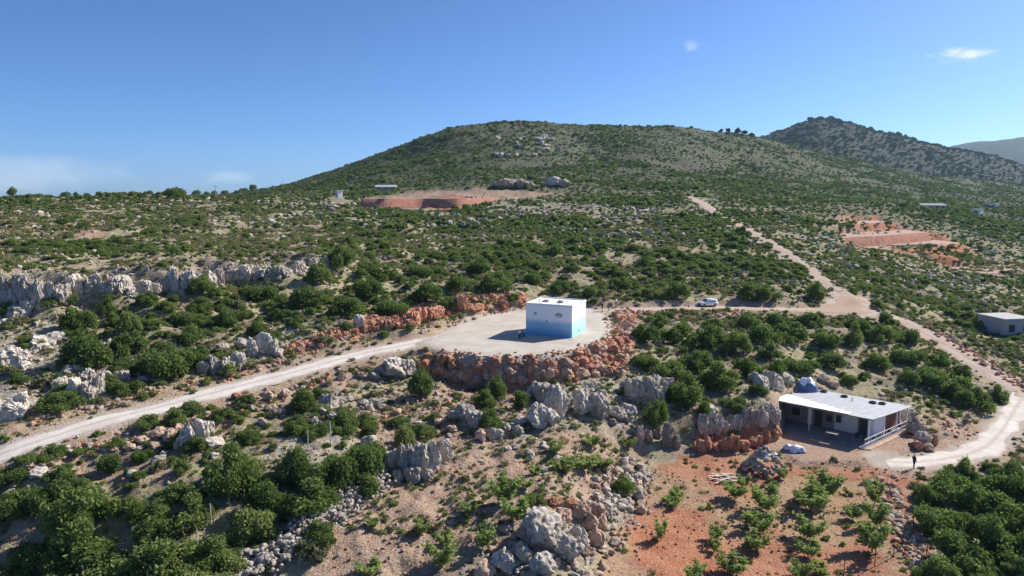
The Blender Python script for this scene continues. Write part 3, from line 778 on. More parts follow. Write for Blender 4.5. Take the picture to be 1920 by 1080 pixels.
# ------------------------------------------------------------------ shrubs placed one by one: (column, foot line, width, height) in photo pixels, kind
HAND = [
 # thicket between the track and the dry stone wall
 (432,935,112,118,1),(540,902,118,112,1),(500,968,105,95,0),(585,965,112,100,1),(648,905,98,125,0),(692,888,74,110,0),(600,950,80,76,2),(470,1004,112,92,1),
 (362,992,112,84,1),(405,1062,122,84,1),(300,1012,104,78,0),(258,974,92,62,2),(334,942,92,62,0),(160,1004,160,112,0),(98,962,84,84,2),(38,964,92,92,0),
 (20,905,66,66,2),(180,1084,196,108,1),(322,1084,160,104,1),(440,1066,90,66,1),(92,1062,92,92,0),(255,1100,150,92,1),(380,1120,130,90,1),
 (560,905,70,80,0),(470,912,70,70,1),(610,930,90,90,0),(40,1040,60,50,3),(20,1090,80,60,1),(110,1130,120,90,1),(400,900,46,60,2),
 # below the track
 (62,872,80,46,2),(205,884,72,58,2),(268,862,60,40,2),(352,776,92,26,2),(566,772,80,62,0),(600,748,50,34,2),(300,880,40,30,3),(152,852,60,26,2),
 (756,838,58,76,1),(786,742,64,78,0),(650,812,84,42,1),(682,700,60,24,3),(700,745,50,26,3),(640,790,60,40,0),(600,812,60,46,0),(690,820,46,40,0),(840,690,34,30,0),
 (932,742,42,54,0),(905,762,74,38,1),(978,762,42,42,0),(920,806,62,56,0),(1226,796,64,72,0),(1272,762,74,84,0),(1166,926,74,62,0),(1000,950,62,42,1),
 (1168,740,36,22,1),(860,745,40,24,3),(1040,742,40,20,3),(725,770,36,22,3),(815,760,40,24,3),
 # beside the rubble edge of the field
 (1782,938,108,96,0),(1832,966,112,96,0),(1882,936,92,84,0),(1762,996,100,84,0),(1852,1036,124,96,0),(1912,1004,96,96,0),(1792,1066,124,96,1),(1892,1086,124,86,0),
 (1815,898,52,54,1),(1902,898,62,46,0),(1742,950,50,50,0),(1760,1100,90,70,1),(1838,1110,110,80,0),(1935,950,70,80,0),(1940,1060,90,90,0),(1850,985,70,60,1),
 # slope between the pad and the shed
 (1206,640,84,62,0),(1262,642,92,62,1),(1322,652,92,62,0),(1380,662,92,60,1),(1432,642,92,60,0),(1300,692,92,60,0),(1252,714,82,58,0),(1352,722,92,60,1),(1292,756,92,62,1),
 (1212,692,62,52,0),(1382,770,62,36,2),(1482,642,82,52,0),(1552,652,82,60,0),(1502,694,92,46,2),(1562,692,72,42,0),(1602,652,72,60,1),(1652,642,82,52,0),(1642,692,72,50,0),
 (1702,682,82,60,0),(1742,722,92,60,0),(1782,742,92,60,1),(1832,762,92,60,0),(1702,722,62,42,0),(1452,702,62,42,0),(1872,752,52,50,1),(1400,705,66,48,0),(1440,672,66,46,1),
 (1335,612,60,32,1),(1400,614,60,34,0),(1240,612,50,30,1),(1285,622,56,34,0),(1455,612,60,30,0),(1520,612,60,30,0),(1600,614,60,30,0),(1660,608,50,30,0),(1700,645,60,40,0),
 (1755,690,60,44,0),(1800,712,60,40,0),(1215,725,40,30,0),(1325,775,50,36,2),(1420,738,50,30,0),(1590,722,60,30,0),(1670,742,50,24,3),(1645,578,30,24,0),(1620,630,60,42,0),
 # between the limestone band and the track
 (320,704,132,84,0),(165,684,116,68,0),(245,664,92,60,0),(240,622,80,62,1),(365,640,72,50,0),(345,612,70,56,0),(480,628,60,40,0),(555,612,50,36,0),(420,612,56,44,2),(60,650,80,44,2),
 (150,618,84,60,0),(90,722,80,40,3),(120,765,110,50,2),(380,548,64,42,1),(490,562,84,54,0),(575,572,84,56,0),(650,590,88,60,1),(690,560,84,60,0),(740,590,84,54,0),(800,566,84,54,0),
 (600,530,80,54,0),(640,500,70,50,0),(720,525,80,50,0),(790,520,80,50,0),(860,545,80,50,0),(930,545,80,50,1),(900,515,70,44,0),(1000,532,60,40,0),(1110,556,60,36,1),(1160,545,64,40,0),
 (655,618,46,30,1),(610,640,40,24,3),(512,640,40,28,2),(445,575,50,34,3),(205,590,60,44,1),(280,575,60,40,0),(120,570,70,36,2),(30,610,60,40,3),(310,668,70,50,1),(385,690,60,46,2),
 (230,700,60,40,0),(20,700,60,36,3),(470,690,50,26,3),(420,668,60,36,3),(1045,548,60,36,0),(840,580,60,40,0),(960,565,40,24,0),(1220,560,60,36,1),(1270,560,60,38,0),(1400,562,70,44,0),(1440,560,60,42,0),(1530,562,60,40,0),
]
def zone_name(u, v):
    if u < 735 and v >= 885: return 0
    if u > 1735 and v > 860: return 2
    if 1180 < u and 600 <= v < 860: return 3
    if v < 600: return 5
    if u < 700 and v < 705 : return 4
    if u < 470 and v < 770 : return 4
    return 1
LANDMARKS = [(120,530,'the long limestone cliff band'),(420,515,'the right half of the limestone cliff band'),(60,660,'the white limestone blocks'),(150,730,'the pitted pinnacles above the track'),(20,780,'the white limestone hump'),
 (440,680,'the grey rock shelf at the cutting'),(672,606,'the pale boulder above the cutting'),(800,590,'the red cutting'),(920,560,'the bank behind the pad'),(310,835,'the orange boulders below the track'),(60,895,'the cream boulders at the thicket edge'),
 (520,770,'the tumbled pale rocks below the track'),(612,780,'the grey pitted rock below the track'),(740,700,'the dark boulder close under the track'),(785,880,'the flat-topped grey outcrop'),(880,790,'the ribbed grey slabs'),(1030,775,'the cluster of rounded grey boulders'),
 (1110,770,'the pair of boulders with a dark gap'),(1225,750,'the big ribbed crag'),(1390,800,'the red-footed cliff by the shed'),(950,700,'the boulder embankment'),(1185,640,'the right end of the boulder embankment'),(1327,590,'the white car'),(1480,590,'the earth track past the car'),
 (1600,590,'the track junction'),(1560,715,'the back of the shed roof'),(1725,810,'the boulders by the shed railing'),(1800,700,'the descending earth road'),(1870,780,'the curving pale track'),(600,990,'the dry stone wall'),(640,850,'the fence stakes by the outcrop'),(450,930,'the middle fence stakes'),
 (380,1030,'the last fence stakes'),(160,1060,'the thicket corner away from the stakes'),(30,960,'the bare red patch in the thicket'),(230,930,'the red soil strip'),(1790,900,'the end of the pale track'),(1750,1000,'the field-edge rubble'),(1880,1000,'the heart of the field-side thicket'),(1165,920,'the rubbly stone bank'),
 (1040,1000,'the crag with the cream slab'),(720,490,'the weathered rock knot'),(1125,445,'the pale crag patch'),(1050,520,'the bare strip behind the tank house'),(1300,520,'the scrub slope above the car'),(1500,520,'the overgrown upper road'),(300,450,'the dry grass above the cliff band'),(1880,620,'the grey flat-roofed building'),
 (1440,880,'the stone heap'),(1365,890,'the plank pile'),(1640,950,'the rubble at the field edge'),(1520,980,'the middle of the red field'),(1400,1060,'the dark red end of the field'),(1250,1000,'the bare red soil beside the crag'),(1560,880,'the shed forecourt'),(900,960,'the stony terrace middle'),(820,1040,'the stony terrace end'),(1100,860,'the weedy stony terrace top'),(600,560,'the scrub left of the red cutting'),(1000,480,'the hillside scrub behind the pad'),(850,500,'the dense scrub above the cutting'),(1300,680,'the thick scrub between pad and shed'),(1650,660,'the scrub between junction and shed')]
LX, LY, LZ_, LS_ = on_ground([(q[0], q[1]) for q in LANDMARKS])
def near_name(x, y):
    return LANDMARKS[int(np.argmin(np.hypot(LX-x, LY-y)/(.35+np.hypot(LX, LY)/150)))][2]
def shrub_label(x, y, rad, hgt, mat):
    size = 'small' if rad < 1.3 else ('medium-sized' if rad < 2.1 else 'large'); shape = ' low' if hgt < rad*.95 else (' tall' if hgt > rad*1.75 else '')
    hue = {'leaf_evergreen': 'dark green', 'leaf_mid': 'mid green', 'leaf_light': 'light green', 'leaf_olive': 'greyish olive'}[mat]
    nn = near_name(x, y)
    return '%s%s %s shrub by %s' % (size, shape, hue, nn), 'shrubs by '+nn
hx, hy, hz, hs = on_ground([(h[0], h[1]) for h in HAND])
r_ = random.Random(5); taken = []; IND = 0
KIND_HI = {0: [0, 2, 4, 7, 1], 1: [1, 3, 5, 6, 3], 2: [2, 6, 7, 4], 3: [5]}
def put_shrub(x, y, z, rad, hgt, kind, u, v, px):
    global IND
    me = SHRUB_HI[r_.choice(KIND_HI[kind])] if kind != 3 else SHRUB_MD[5]
    lab, grp = shrub_label(x, y, rad, hgt, me.materials[0].name)
    sc = (rad*r_.uniform(.92, 1.1), rad*r_.uniform(.92, 1.1), hgt/1.25); rz = r_.uniform(0, 6.28)
    if px > 34:
        e = empty('shrub', (x, y, z-.08), rz); tag(e, lab, 'shrub', grp)
        f = link('foliage', me, e); f.scale = sc
        t = link('stem', STEMS[r_.randrange(3)], e); t.scale = sc
    else:
        f = link('shrub', me, None, (x, y, z-.08)); f.scale = sc; f.rotation_euler = (0, 0, rz); tag(f, lab, 'shrub', grp)
    IND += 1
for h, x, y, z, s in zip(HAND, hx, hy, hz, hs):
    f_ = r_.uniform(.62, .92)*(1.18 if zone_name(h[0], h[1]) in (0, 2) else 1.0); put_shrub(x, y, z, h[2]*s/2*f_, h[3]*s*r_.uniform(.62, .92), h[4], h[0], h[1], h[2])
    taken.append((x, y, h[2]*s/2))
TK = np.array(taken)

# ------------------------------------------------------------------ the rest of the scrub
BARE = [zone_poly(p) for p in [
 [(-40,396),(210,392),(230,450),(120,458),(-40,450)], [(380,400),(560,392),(600,440),(480,470),(360,460)], [(640,345),(1090,345),(1090,366),(960,376),(860,396),(690,392)],
 [(1570,402),(1640,400),(1700,430),(1745,432),(1825,462),(1835,500),(1720,478),(1585,466)], [(1800,488),(1960,490),(1960,522),(1820,520)],
 [(1040,500),(1180,490),(1190,530),(1050,540)], [(1260,240),(1420,256),(1560,300),(1500,330),(1280,300)], [(890,250),(1060,240),(1120,300),(960,320)],
 [(-60,500),(620,470),(620,512),(420,540),(-60,600)], [(400,590),(560,585),(560,640),(420,690)], [(690,480),(760,475),(760,495),(690,500)], [(1660,720),(1900,780),(1880,860),(1700,880)]]]
NOVEG = [FIELD_POLY]+[p_[0] for p_ in PLOT_LVL]+[ zone_poly([(1108,604),(1112,572),(1150,562),(1190,564),(1192,600)]), zone_poly([(618,386),(622,366),(648,366),(652,386)]), zone_poly([(668,380),(700,368),(760,359),(900,350),(1085,359),(1000,368),(930,376),(860,390),(760,391)]), zone_poly([(540,672),(700,632),(860,592),(990,578),(990,556),(850,556),(690,590),(600,628)]), zone_poly([(780,672),(1000,680),(1120,655),(1150,600),(1195,585),(1195,690),(960,730),(790,716)]),
         zone_poly([(1435,850),(1440,700),(1560,700),(1730,740),(1740,850)]), zone_poly([(560,1100),(700,930),(860,850),(1200,810),(1210,960),(1060,1100)]), zone_poly([(690,930),(840,800),(1300,720),(1320,850),(1200,860),(860,860)])]
OVERGROWN = zone_poly([(1340,395),(1400,410),(1480,470),(1545,530),(1500,535),(1430,480),(1350,420)])
def scatter_cells(d0, d1, cell, seed):
    r = np.random.default_rng(seed)
    xs = np.arange(-1.05*d1, 1.05*d1, cell); ys = np.arange(d0, d1, cell)
    X, Y = np.meshgrid(xs, ys); X = X.ravel()+r.uniform(-.5, .5, X.size)*cell; Y = Y.ravel()+r.uniform(-.5, .5, Y.size)*cell
    k = (np.abs(X) < Y*.86+8); return X[k], Y[k], r
def veg_density(X, Y):
    n = fbm(X/16, Y/16, 4, 61); n2 = fbm(X/5, Y/5, 3, 62); nb = fbm(X/80, Y/80, 3, 63)
    d = sstep(.32, .52, n*.6+n2*.4)*.93+.07
    d *= .75+.55*sstep(.35, .6, nb)
    d = np.where(Y > 200, .16+.9*d, d); d = np.where((Y > 105) & (Y < 450), d*1.35+.10, d); d = np.where((X/Y > .42) & (Y > 120) & (Y < 420), d*1.25+.12, d)
    lvl = masks(X, Y)
    wX = X+(fbm(X/14, Y/14, 3, 88)-.5)*np.clip(Y*.18, 8, 110); wY = Y+(fbm(X/14, Y/14, 3, 89)-.5)*np.clip(Y*.18, 8, 110)
    for p in BARE: d *= np.where(local_sd(wX, wY, p, 6) < 0, np.where(Y > 330, .6, .22), 1)
    for p in NOVEG: d *= np.where(local_sd(X, Y, p, 6) < 0, 0, 1)
    over = (local_sd(X, Y, OVERGROWN, 6) < 0)
    d *= np.where(over & (lvl['road'] < 1.4), .75, 1)
    lvl['road'] = np.where(over, lvl['road']+1.9, lvl['road'])
    d *= np.where(np.minimum(np.minimum(lvl['road'], lvl['pad']), np.minimum(lvl['junction'], lvl['terrace'])) < 1.4, 0, 1)
    return d
def not_taken(X, Y, f=.62):
    ok = np.ones(len(X), bool); m = Y < 260; xi = X[m]; yi = Y[m]; o = np.ones(len(xi), bool)
    for (a, b, q) in TK: o &= np.hypot(xi-a, yi-b) > q*f
    ok[m] = o; return ok
parts = []
for d0, d1, cell, seed, ra, rb in ((46, 150, 1.5, 1, .32, 1.35), (150, 330, 2.2, 2, .8, 1.9), (330, 560, 2.7, 3, .9, 2.2), (560, 960, 3.3, 4, 1.1, 2.6), (1050, 1750, 7.5, 5, 2.4, 5.6)):
    X, Y, r = scatter_cells(d0, d1, cell, seed)
    dn = veg_density(X, Y)
    if d0 > 1000: dn = np.where(X/Y > .2, .75, 0)
    k = (r.uniform(0, 1, len(X)) < dn) & not_taken(X, Y); X, Y = X[k], Y[k]
    cl = sstep(.42, .62, fbm(X/22, Y/22, 3, 64)); rad = (ra+(rb-ra)*r.uniform(0, 1, len(X))**2.4)*(.75+.6*cl)
    parts.append(np.stack([X, Y, rad, r.uniform(0, 1, len(X))], 1))
S_ = np.vstack(parts); S_ = np.column_stack([S_, gz(S_[:, 0], S_[:, 1])])
# the largest of them stand as shrubs of their own
tt = S_[:, 1]*CP-(S_[:, 4]-ZC)*SP; uu = 960+FPX*S_[:, 0]/tt; vv = 540-FPX*((S_[:, 4]-ZC)*CP+S_[:, 1]*SP)/tt
inv = (uu > 5) & (uu < 1915) & (vv > 380) & (vv < 1075) & (S_[:, 1] < 200)
# hidden by a fold of the ground?  a coarse look along the sight line
def seen(P):
    out = np.ones(len(P), bool)
    for f in np.linspace(.55, .97, 22):
        g = gz(P[:, 0]*f, P[:, 1]*f); out &= (ZC+(P[:, 4]+P[:, 2]*1.0-ZC)*f) > g
    return out
order = np.argsort(-np.where(inv, S_[:, 2]/S_[:, 1], 0)); pick = [i for i in order[:900] if inv[i]]
ok = seen(S_[pick]); pick = [p for p, o in zip(pick, ok) if o][:max(0, 298-IND)]
for i in pick:
    x, y, rad, q, z = S_[i]
    put_shrub(x, y, z, rad, rad*r_.uniform(.85, 1.25), 0 if q < .5 else (1 if q < .85 else 3), uu[i], vv[i], 0)
keep = np.ones(len(S_), bool); keep[pick] = False; S_ = S_[keep]
near = S_[:, 1] < 190
for nm, sel, kinds, wts, lab in (('scrub', near, SHRUB_MD, [.20, .26, .12, .20, .08, .14], 'green scrub covering the slopes round the tracks and pad'), ('hill_scrub', ~near, SHRUB_LO, [.28, .24, .2, .14, .14], 'dark green scrub covering the far hillsides')):
    Q = S_[sel]; n = len(Q); rr = np.random.default_rng(77)
    z = Q[:, 4]-.1
    sc = np.stack([Q[:, 2]*rr.uniform(.85, 1.2, n), Q[:, 2]*rr.uniform(.85, 1.2, n), Q[:, 2]*rr.uniform(.62, 1.12, n)*.88], 1)
    kk = rr.choice(len(kinds), n, p=wts)
    if nm == 'hill_scrub':      # pine wood on the hill behind
        kinds = kinds+[foliage_mesh('foliage', 390, M['leaf_pine'], 130, .22, 5, True, .55, 1.0)]; kk = np.where(Q[:, 1] > 1000, len(kinds)-1, kk)
    scatter(nm, np.stack([Q[:, 0], Q[:, 1], z], 1), np.stack([np.zeros(n), np.zeros(n), rr.uniform(0, 6.28, n)], 1), sc, kk, kinds, lab)
print('individual shrubs', IND, 'scrub', near.sum(), (~near).sum())
# dry tufts and low heath
def tuft_mesh(seed, mat, n=46, h=1.0):
    r = np.random.default_rng(seed); V = []; F = []
    for i in range(n):
        a = r.uniform(0, 6.28); d = r.uniform(0, .45); l = r.uniform(.5, 1)*h; o = len(V)
        bx, by = d*math.cos(a), d*math.sin(a); lean = r.uniform(.1, .55); w = r.uniform(.05, .11); t = r.uniform(0, 6.28)
        V += [(bx-w*math.cos(t), by-w*math.sin(t), -.05), (bx+w*math.cos(t), by+w*math.sin(t), -.05), (bx+math.cos(a)*lean, by+math.sin(a)*lean, l*.8)]
        F.append((o, o+1, o+2))
    me = bpy.data.meshes.new('tuft'); me.from_pydata(V, [], F); me.update(); me.materials.append(mat); return me
M['straw'] = mat_leaf('straw', (.26, .22, .11), (.34, .30, .16), (.42, .36, .20), .3)
LOW = [tuft_mesh(1, M['straw']), tuft_mesh(2, M['straw'], 34, .8), foliage_mesh('heath', 401, M['leaf_olive'], 170, .17, 5, True, .5, .7), foliage_mesh('heath', 402, M['leaf_olive'], 150, .17, 4, True, .5, .6), foliage_mesh('heath', 403, M['leaf_mid'], 150, .17, 4, True, .5, .7)]
X, Y, r = scatter_cells(44, 260, .9, 31)
lv = masks(X, Y); mn = np.minimum(np.minimum(lv['road'], lv['pad']), np.minimum(lv['junction'], lv['terrace']))
dn = sstep(.40, .62, fbm(X/7, Y/7, 4, 72))*.8*np.where(mn > .6, 1, np.where(mn > -.35, .22, 0))
dn *= np.where(local_sd(X, Y, FIELD_POLY, 6) < 0, .10, 1)
k = r.uniform(0, 1, len(X)) < dn; X, Y = X[k], Y[k]; n = len(X); rad = r.uniform(.22, .72, n)*np.clip(Y/90, 1, 1.6)
scatter('dry_grass', np.stack([X, Y, gz(X, Y)-.03], 1), np.stack([np.zeros(n), np.zeros(n), r.uniform(0, 6.28, n)], 1), np.stack([rad, rad, rad*r.uniform(.6, 1.1, n)], 1), r.choice(5, n, p=[.26, .2, .24, .18, .12]), LOW, 'dry straw-coloured grass tufts and low heath between the shrubs')
WEED = [foliage_mesh('weed', 420+i, M[m], 120, .2, 5, False, .6, t) for i, (m, t) in enumerate((('leaf_light', .8), ('leaf_mid', .7), ('leaf_olive', .6)))]
TERR2 = zone_poly([(700,930),(860,850),(1060,815),(1200,815),(1200,900),(1060,960),(900,1010),(840,1100),(600,1100)])
X, Y, r = scatter_cells(46, 84, .55, 35); q = (local_sd(X, Y, TERR2, 6) < 0) | ((local_sd(X, Y, FIELD_POLY, 6) < 0) & (r.uniform(0, 1, len(X)) < .16))
k = q & (r.uniform(0, 1, len(X)) < sstep(.44, .66, fbm(X/4, Y/4, 3, 75))*.75); X, Y = X[k], Y[k]; n = len(X); rad = r.uniform(.16, .5, n)
scatter('weeds', np.stack([X, Y, gz(X, Y)-.02], 1), np.stack([np.zeros(n), np.zeros(n), r.uniform(0, 6.28, n)], 1), np.stack([rad, rad, rad*r.uniform(.6, 1.1, n)], 1), r.choice(3, n, p=[.4, .3, .3]), WEED, 'low green and straw weeds on the stony terrace and field')
print('tufts', n)

# ------------------------------------------------------------------ rocks: shared meshes
def rock_mesh(name, seed, mat, sub=3, style='boulder'):
    """unit rock, about 2 x 2 x 2 before scaling, its foot at z = -1"""
    r = random.Random(seed)
    bm = bmesh.new(); bmesh.ops.create_icosphere(bm, subdivisions=sub, radius=1.0)
    planes = []
    for i in range(16 if style != 'karst' else 7):
        v = Vector((r.gauss(0, 1), r.gauss(0, 1), r.gauss(0, .8))).normalized(); planes.append((v, r.uniform(.58, .88)))
    off = Vector((r.uniform(-50, 50), r.uniform(-50, 50), r.uniform(-50, 50)))
    flutes = r.randint(7, 13); ph = r.uniform(0, 6.28)
    for v in bm.verts:
        p = v.co.copy()
        if style == 'karst':      # upright, blocky top, grooved down the sides
            p.x = math.copysign(abs(p.x)**.72, p.x); p.y = math.copysign(abs(p.y)**.72, p.y); p.z = math.copysign(abs(p.z)**.6, p.z)
        elif style == 'slab':
            p.z *= .8
        for n, d in planes:
            k = p.dot(n)
            if k > d: p -= n*(k-d)*.92
        nz = mnoise.fractal(p*1.6+off, .9, 2.1, 5)
        p += v.normal*nz*.16
        if style == 'karst':
            a = math.atan2(p.y, p.x); w = mnoise.noise(Vector((p.x*1.5, p.y*1.5, p.z*.8))+off)
            g = abs(math.sin(a*flutes/2+ph+w*2.2))
            cut = .20*(1-g)**2.2; rr = math.hypot(p.x, p.y)
            if rr > .05:
                p.x *= 1-cut*min(1, rr*1.3); p.y *= 1-cut*min(1, rr*1.3)
            p.z -= .22*max(0, mnoise.noise(Vector((p.x*3.1, p.y*3.1, 0))+off)) if p.z > .4 else 0
            p += v.normal*mnoise.fractal(p*4.5+off, .8, 2.0, 3)*.11
            p.z += .05*math.sin(p.z*9+off.x+w*3)
        else:
            p += v.normal*mnoise.fractal(p*4.2+off, .8, 2.0, 3)*.085
        vd = mnoise.voronoi(Vector((p.x, p.y, p.z*.8))*(1.5 if style != 'karst' else 1.9)+off)[0]; ck = vd[1]-vd[0]
        if sub >= 3 and ck < .16: p -= v.normal*.17*(1-ck/.16)
        v.co = p
    me = bpy.data.meshes.new(name); bm.to_mesh(me); bm.free(); me.materials.append(mat); return me
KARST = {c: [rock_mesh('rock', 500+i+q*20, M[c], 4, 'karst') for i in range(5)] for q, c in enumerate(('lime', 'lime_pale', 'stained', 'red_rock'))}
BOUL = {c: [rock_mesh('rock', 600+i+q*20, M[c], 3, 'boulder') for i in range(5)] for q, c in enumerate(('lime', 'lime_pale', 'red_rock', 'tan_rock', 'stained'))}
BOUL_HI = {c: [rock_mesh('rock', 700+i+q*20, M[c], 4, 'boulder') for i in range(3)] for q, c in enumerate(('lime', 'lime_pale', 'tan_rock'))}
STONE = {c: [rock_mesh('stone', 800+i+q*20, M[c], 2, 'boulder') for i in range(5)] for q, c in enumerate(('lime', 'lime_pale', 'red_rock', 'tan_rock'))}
PEB = [rock_mesh('stone', 900+i, M[c], 1, 'boulder') for i, c in enumerate(('lime', 'lime_pale', 'lime', 'tan_rock', 'tan_rock', 'red_rock', 'red_rock', 'red_rock'))]
rk = random.Random(21)
def put_rock(root, me, x, y, z, w, d, h, rz=None, tilt=.2, sink=.18, name='rock'):
    o = link(name, me, root)
    o.scale = (w/2, d/2, h/2*(1+sink)); o.rotation_euler = (rk.uniform(-tilt, tilt), rk.uniform(-tilt, tilt), rk.uniform(0, 6.28) if rz is None else rz)
    c = Vector((x, y, z+h/2-h*sink/2*1.0)); o.location = c-root.location if root else c
    return o
def outcrop(label, rocks, cat='rock outcrop', group=None, name='limestone_outcrop'):
    """rocks: (column, foot line, width, height, style, colour) in photo pixels"""
    x, y, z, s = on_ground([(q[0], q[1]) for q in rocks])
    root = empty(name, (float(np.mean(x)), float(np.mean(y)), float(np.min(z)))); tag(root, label, cat, group)
    for q, a, b, c, m in zip(rocks, x, y, z, s):
        lib = {'k': KARST, 'b': BOUL, 'B': BOUL_HI, 's': STONE}[q[4]][q[5]]
        w = q[2]*m*1.08; h = q[3]*m
        put_rock(root, rk.choice(lib), a, b+w*.35, float(gz(a, b+w*.35))*.4+c*.6, w, w*rk.uniform(.75, 1.15), h, tilt=.12 if q[4] == 'k' else .3)
    return root
def band(p_top, p_foot, n, wpx, style, cols, jit=.3, seed=0):
    """a row of rocks between a top line and a foot line"""
    r = random.Random(seed); out = []
    u0, u1 = p_foot[0][0], p_foot[-1][0]
    for i in range(n):
        u = u0+(u1-u0)*(i+.5+r.uniform(-jit, jit))/n
        vf = np.interp(u, [p[0] for p in p_foot], [p[1] for p in p_foot]); vt = np.interp(u, [p[0] for p in p_top], [p[1] for p in p_top])
        h = (vf-vt)*r.uniform(.42, .9); w = wpx*r.uniform(.7, 1.35)
        if wpx < 18:
            for q in range(r.randint(1, 3)): out.append((u+r.uniform(-1.2, 1.2)*wpx, vf+r.uniform(-.8, .6)*(vf-vt), w*r.uniform(.4, 1.0), h*r.uniform(.3, .75), r.choice('kb'), r.choice(cols)))
            continue
        out.append((u, vf+r.uniform(-3, 3), w, h, style, r.choice(cols)))
        if r.random() < .5: out.append((u+r.uniform(-20, 20), vf+r.uniform(2, 8), w*.6, h*r.uniform(.3, .55), 'b' if style != 'k' else r.choice('kb'), r.choice(cols)))
    return out
topA = [(-30,517),(60,512),(130,512),(200,511),(280,504),(350,500),(420,497),(480,490),(540,484),(612,482)]
footA = [(-30,574),(60,576),(100,572),(140,560),(200,547),(260,552),(330,549),(400,536),(450,530),(540,518),(612,508)]
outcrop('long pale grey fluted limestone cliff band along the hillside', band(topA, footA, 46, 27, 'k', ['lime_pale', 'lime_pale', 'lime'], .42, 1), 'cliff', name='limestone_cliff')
outcrop('broken white limestone ledge at the foot of the pillar band', [(15,600,36,26,'k','lime_pale'),(45,598,30,30,'k','lime_pale'),(70,588,26,14,'b','lime_pale'),(5,615,34,16,'b','lime_pale'),(165,602,18,14,'b','lime_pale'),(188,612,18,12,'b','lime_pale'),(105,566,30,12,'b','lime')])
outcrop('white limestone blocks beside the olive clearing', [(12,690,44,40,'k','lime_pale'),(38,684,34,32,'b','lime_pale'),(28,702,36,22,'b','lime_pale'),(70,658,38,26,'k','lime_pale'),(92,650,40,24,'b','lime_pale'),(115,640,34,18,'b','lime'),(58,668,22,18,'b','lime')])
outcrop('pitted limestone pinnacles standing just above the track', [(110,735,30,26,'k','lime_pale'),(135,752,34,42,'k','lime_pale'),(160,754,30,38,'k','lime'),(152,720,32,26,'k','lime'),(182,742,24,44,'k','lime'),(196,726,20,28,'k','lime_pale'),(224,722,26,26,'k','lime_pale'),(120,708,26,20,'b','lime'),(140,700,24,18,'b','lime_pale'),(96,748,26,16,'b','lime_pale'),(210,735,30,14,'b','lime'),(265,722,24,18,'b','lime'),(292,720,26,16,'b','lime_pale'),(245,690,26,16,'b','lime_pale')])
outcrop('white limestone hump by the left end of the track', [(10,792,44,38,'k','lime_pale'),(32,782,40,40,'k','lime_pale'),(50,775,30,28,'b','lime'),(20,760,30,20,'b','lime_pale'),(-20,800,50,44,'k','lime_pale')])
outcrop('grey rock shelf ending at the red cutting', [(380,702,26,22,'k','lime'),(400,702,28,34,'k','lime'),(425,702,30,30,'k','lime'),(445,694,26,32,'k','lime'),(470,668,26,34,'k','lime'),(490,662,28,36,'k','lime_pale'),(508,668,26,34,'k','lime'),(520,672,20,20,'b','lime_pale'),(450,655,30,20,'b','lime'),(415,660,26,16,'b','lime')])
outcrop('pale rounded boulder beside the bright shrub above the cutting', [(672,616,26,24,'B','lime_pale'),(640,612,18,12,'b','lime')])
outcrop('orange-brown boulders heaped below the track bend', [(290,826,34,20,'b','tan_rock'),(312,836,36,28,'b','tan_rock'),(330,820,34,22,'b','tan_rock'),(285,846,24,16,'b','tan_rock'),(262,836,30,14,'b','tan_rock'),(240,848,26,12,'b','tan_rock'),(305,858,16,12,'b','lime_pale'),(210,850,26,12,'b','tan_rock')])
outcrop('bright fluted limestone block below the track, next to orange boulders', [(345,842,36,44,'k','lime_pale'),(368,834,32,44,'k','lime_pale'),(385,822,24,30,'k','lime'),(330,846,20,18,'b','lime'),(395,845,40,22,'b','lime')])
outcrop('cream boulders lying at the edge of the shrub thicket', [(45,885,32,22,'b','tan_rock'),(60,902,40,18,'b','lime_pale'),(24,920,22,14,'b','lime_pale'),(95,895,30,12,'b','tan_rock'),(245,895,20,12,'s','lime_pale'),(292,872,28,16,'b','lime_pale')])
outcrop('tumbled pale rocks below the track among low shrubs', [(505,775,24,14,'b','tan_rock'),(520,782,26,16,'b','lime_pale'),(540,776,22,16,'b','lime_pale'),(490,800,20,14,'b','lime'),(470,772,22,12,'b','lime'),(445,768,24,12,'b','lime'),(530,748,26,14,'b','tan_rock'),(500,752,24,16,'b','tan_rock'),(560,742,22,12,'b','tan_rock'),(440,752,22,14,'b','red_rock')])
outcrop('grey pitted limestone rock behind the round green shrub', [(610,776,40,34,'k','lime'),(628,768,30,26,'k','lime'),(598,782,30,20,'b','lime_pale'),(622,790,36,18,'b','lime_pale'),(590,810,24,26,'k','lime_pale'),(640,760,20,14,'b','lime')])
outcrop('dark grey rounded limestone boulder close under the track', [(738,712,52,34,'B','lime'),(758,708,34,30,'k','lime'),(715,706,30,20,'b','lime'),(700,714,26,16,'b','lime'),(680,712,24,12,'b','tan_rock'),(640,716,18,16,'b','tan_rock')])
outcrop('small grey pinnacles in the stony clearing', [(690,770,22,18,'b','lime'),(700,764,20,16,'k','lime'),(715,770,18,12,'b','lime_pale'),(680,762,20,10,'b','lime_pale'),(745,778,18,10,'b','tan_rock')])
outcrop('flat-topped pitted grey limestone outcrop at the shrub thicket corner', [(735,888,34,46,'k','lime'),(758,896,36,60,'k','lime'),(785,898,36,66,'k','lime'),(812,890,38,60,'k','lime_pale'),(835,868,32,38,'k','lime_pale'),(770,908,30,30,'k','lime'),(745,905,26,22,'b','lime'),(800,905,26,24,'b','lime'),(715,900,24,22,'b','lime'),(725,870,26,24,'b','lime_pale'),(690,845,36,26,'b','lime_pale')], )
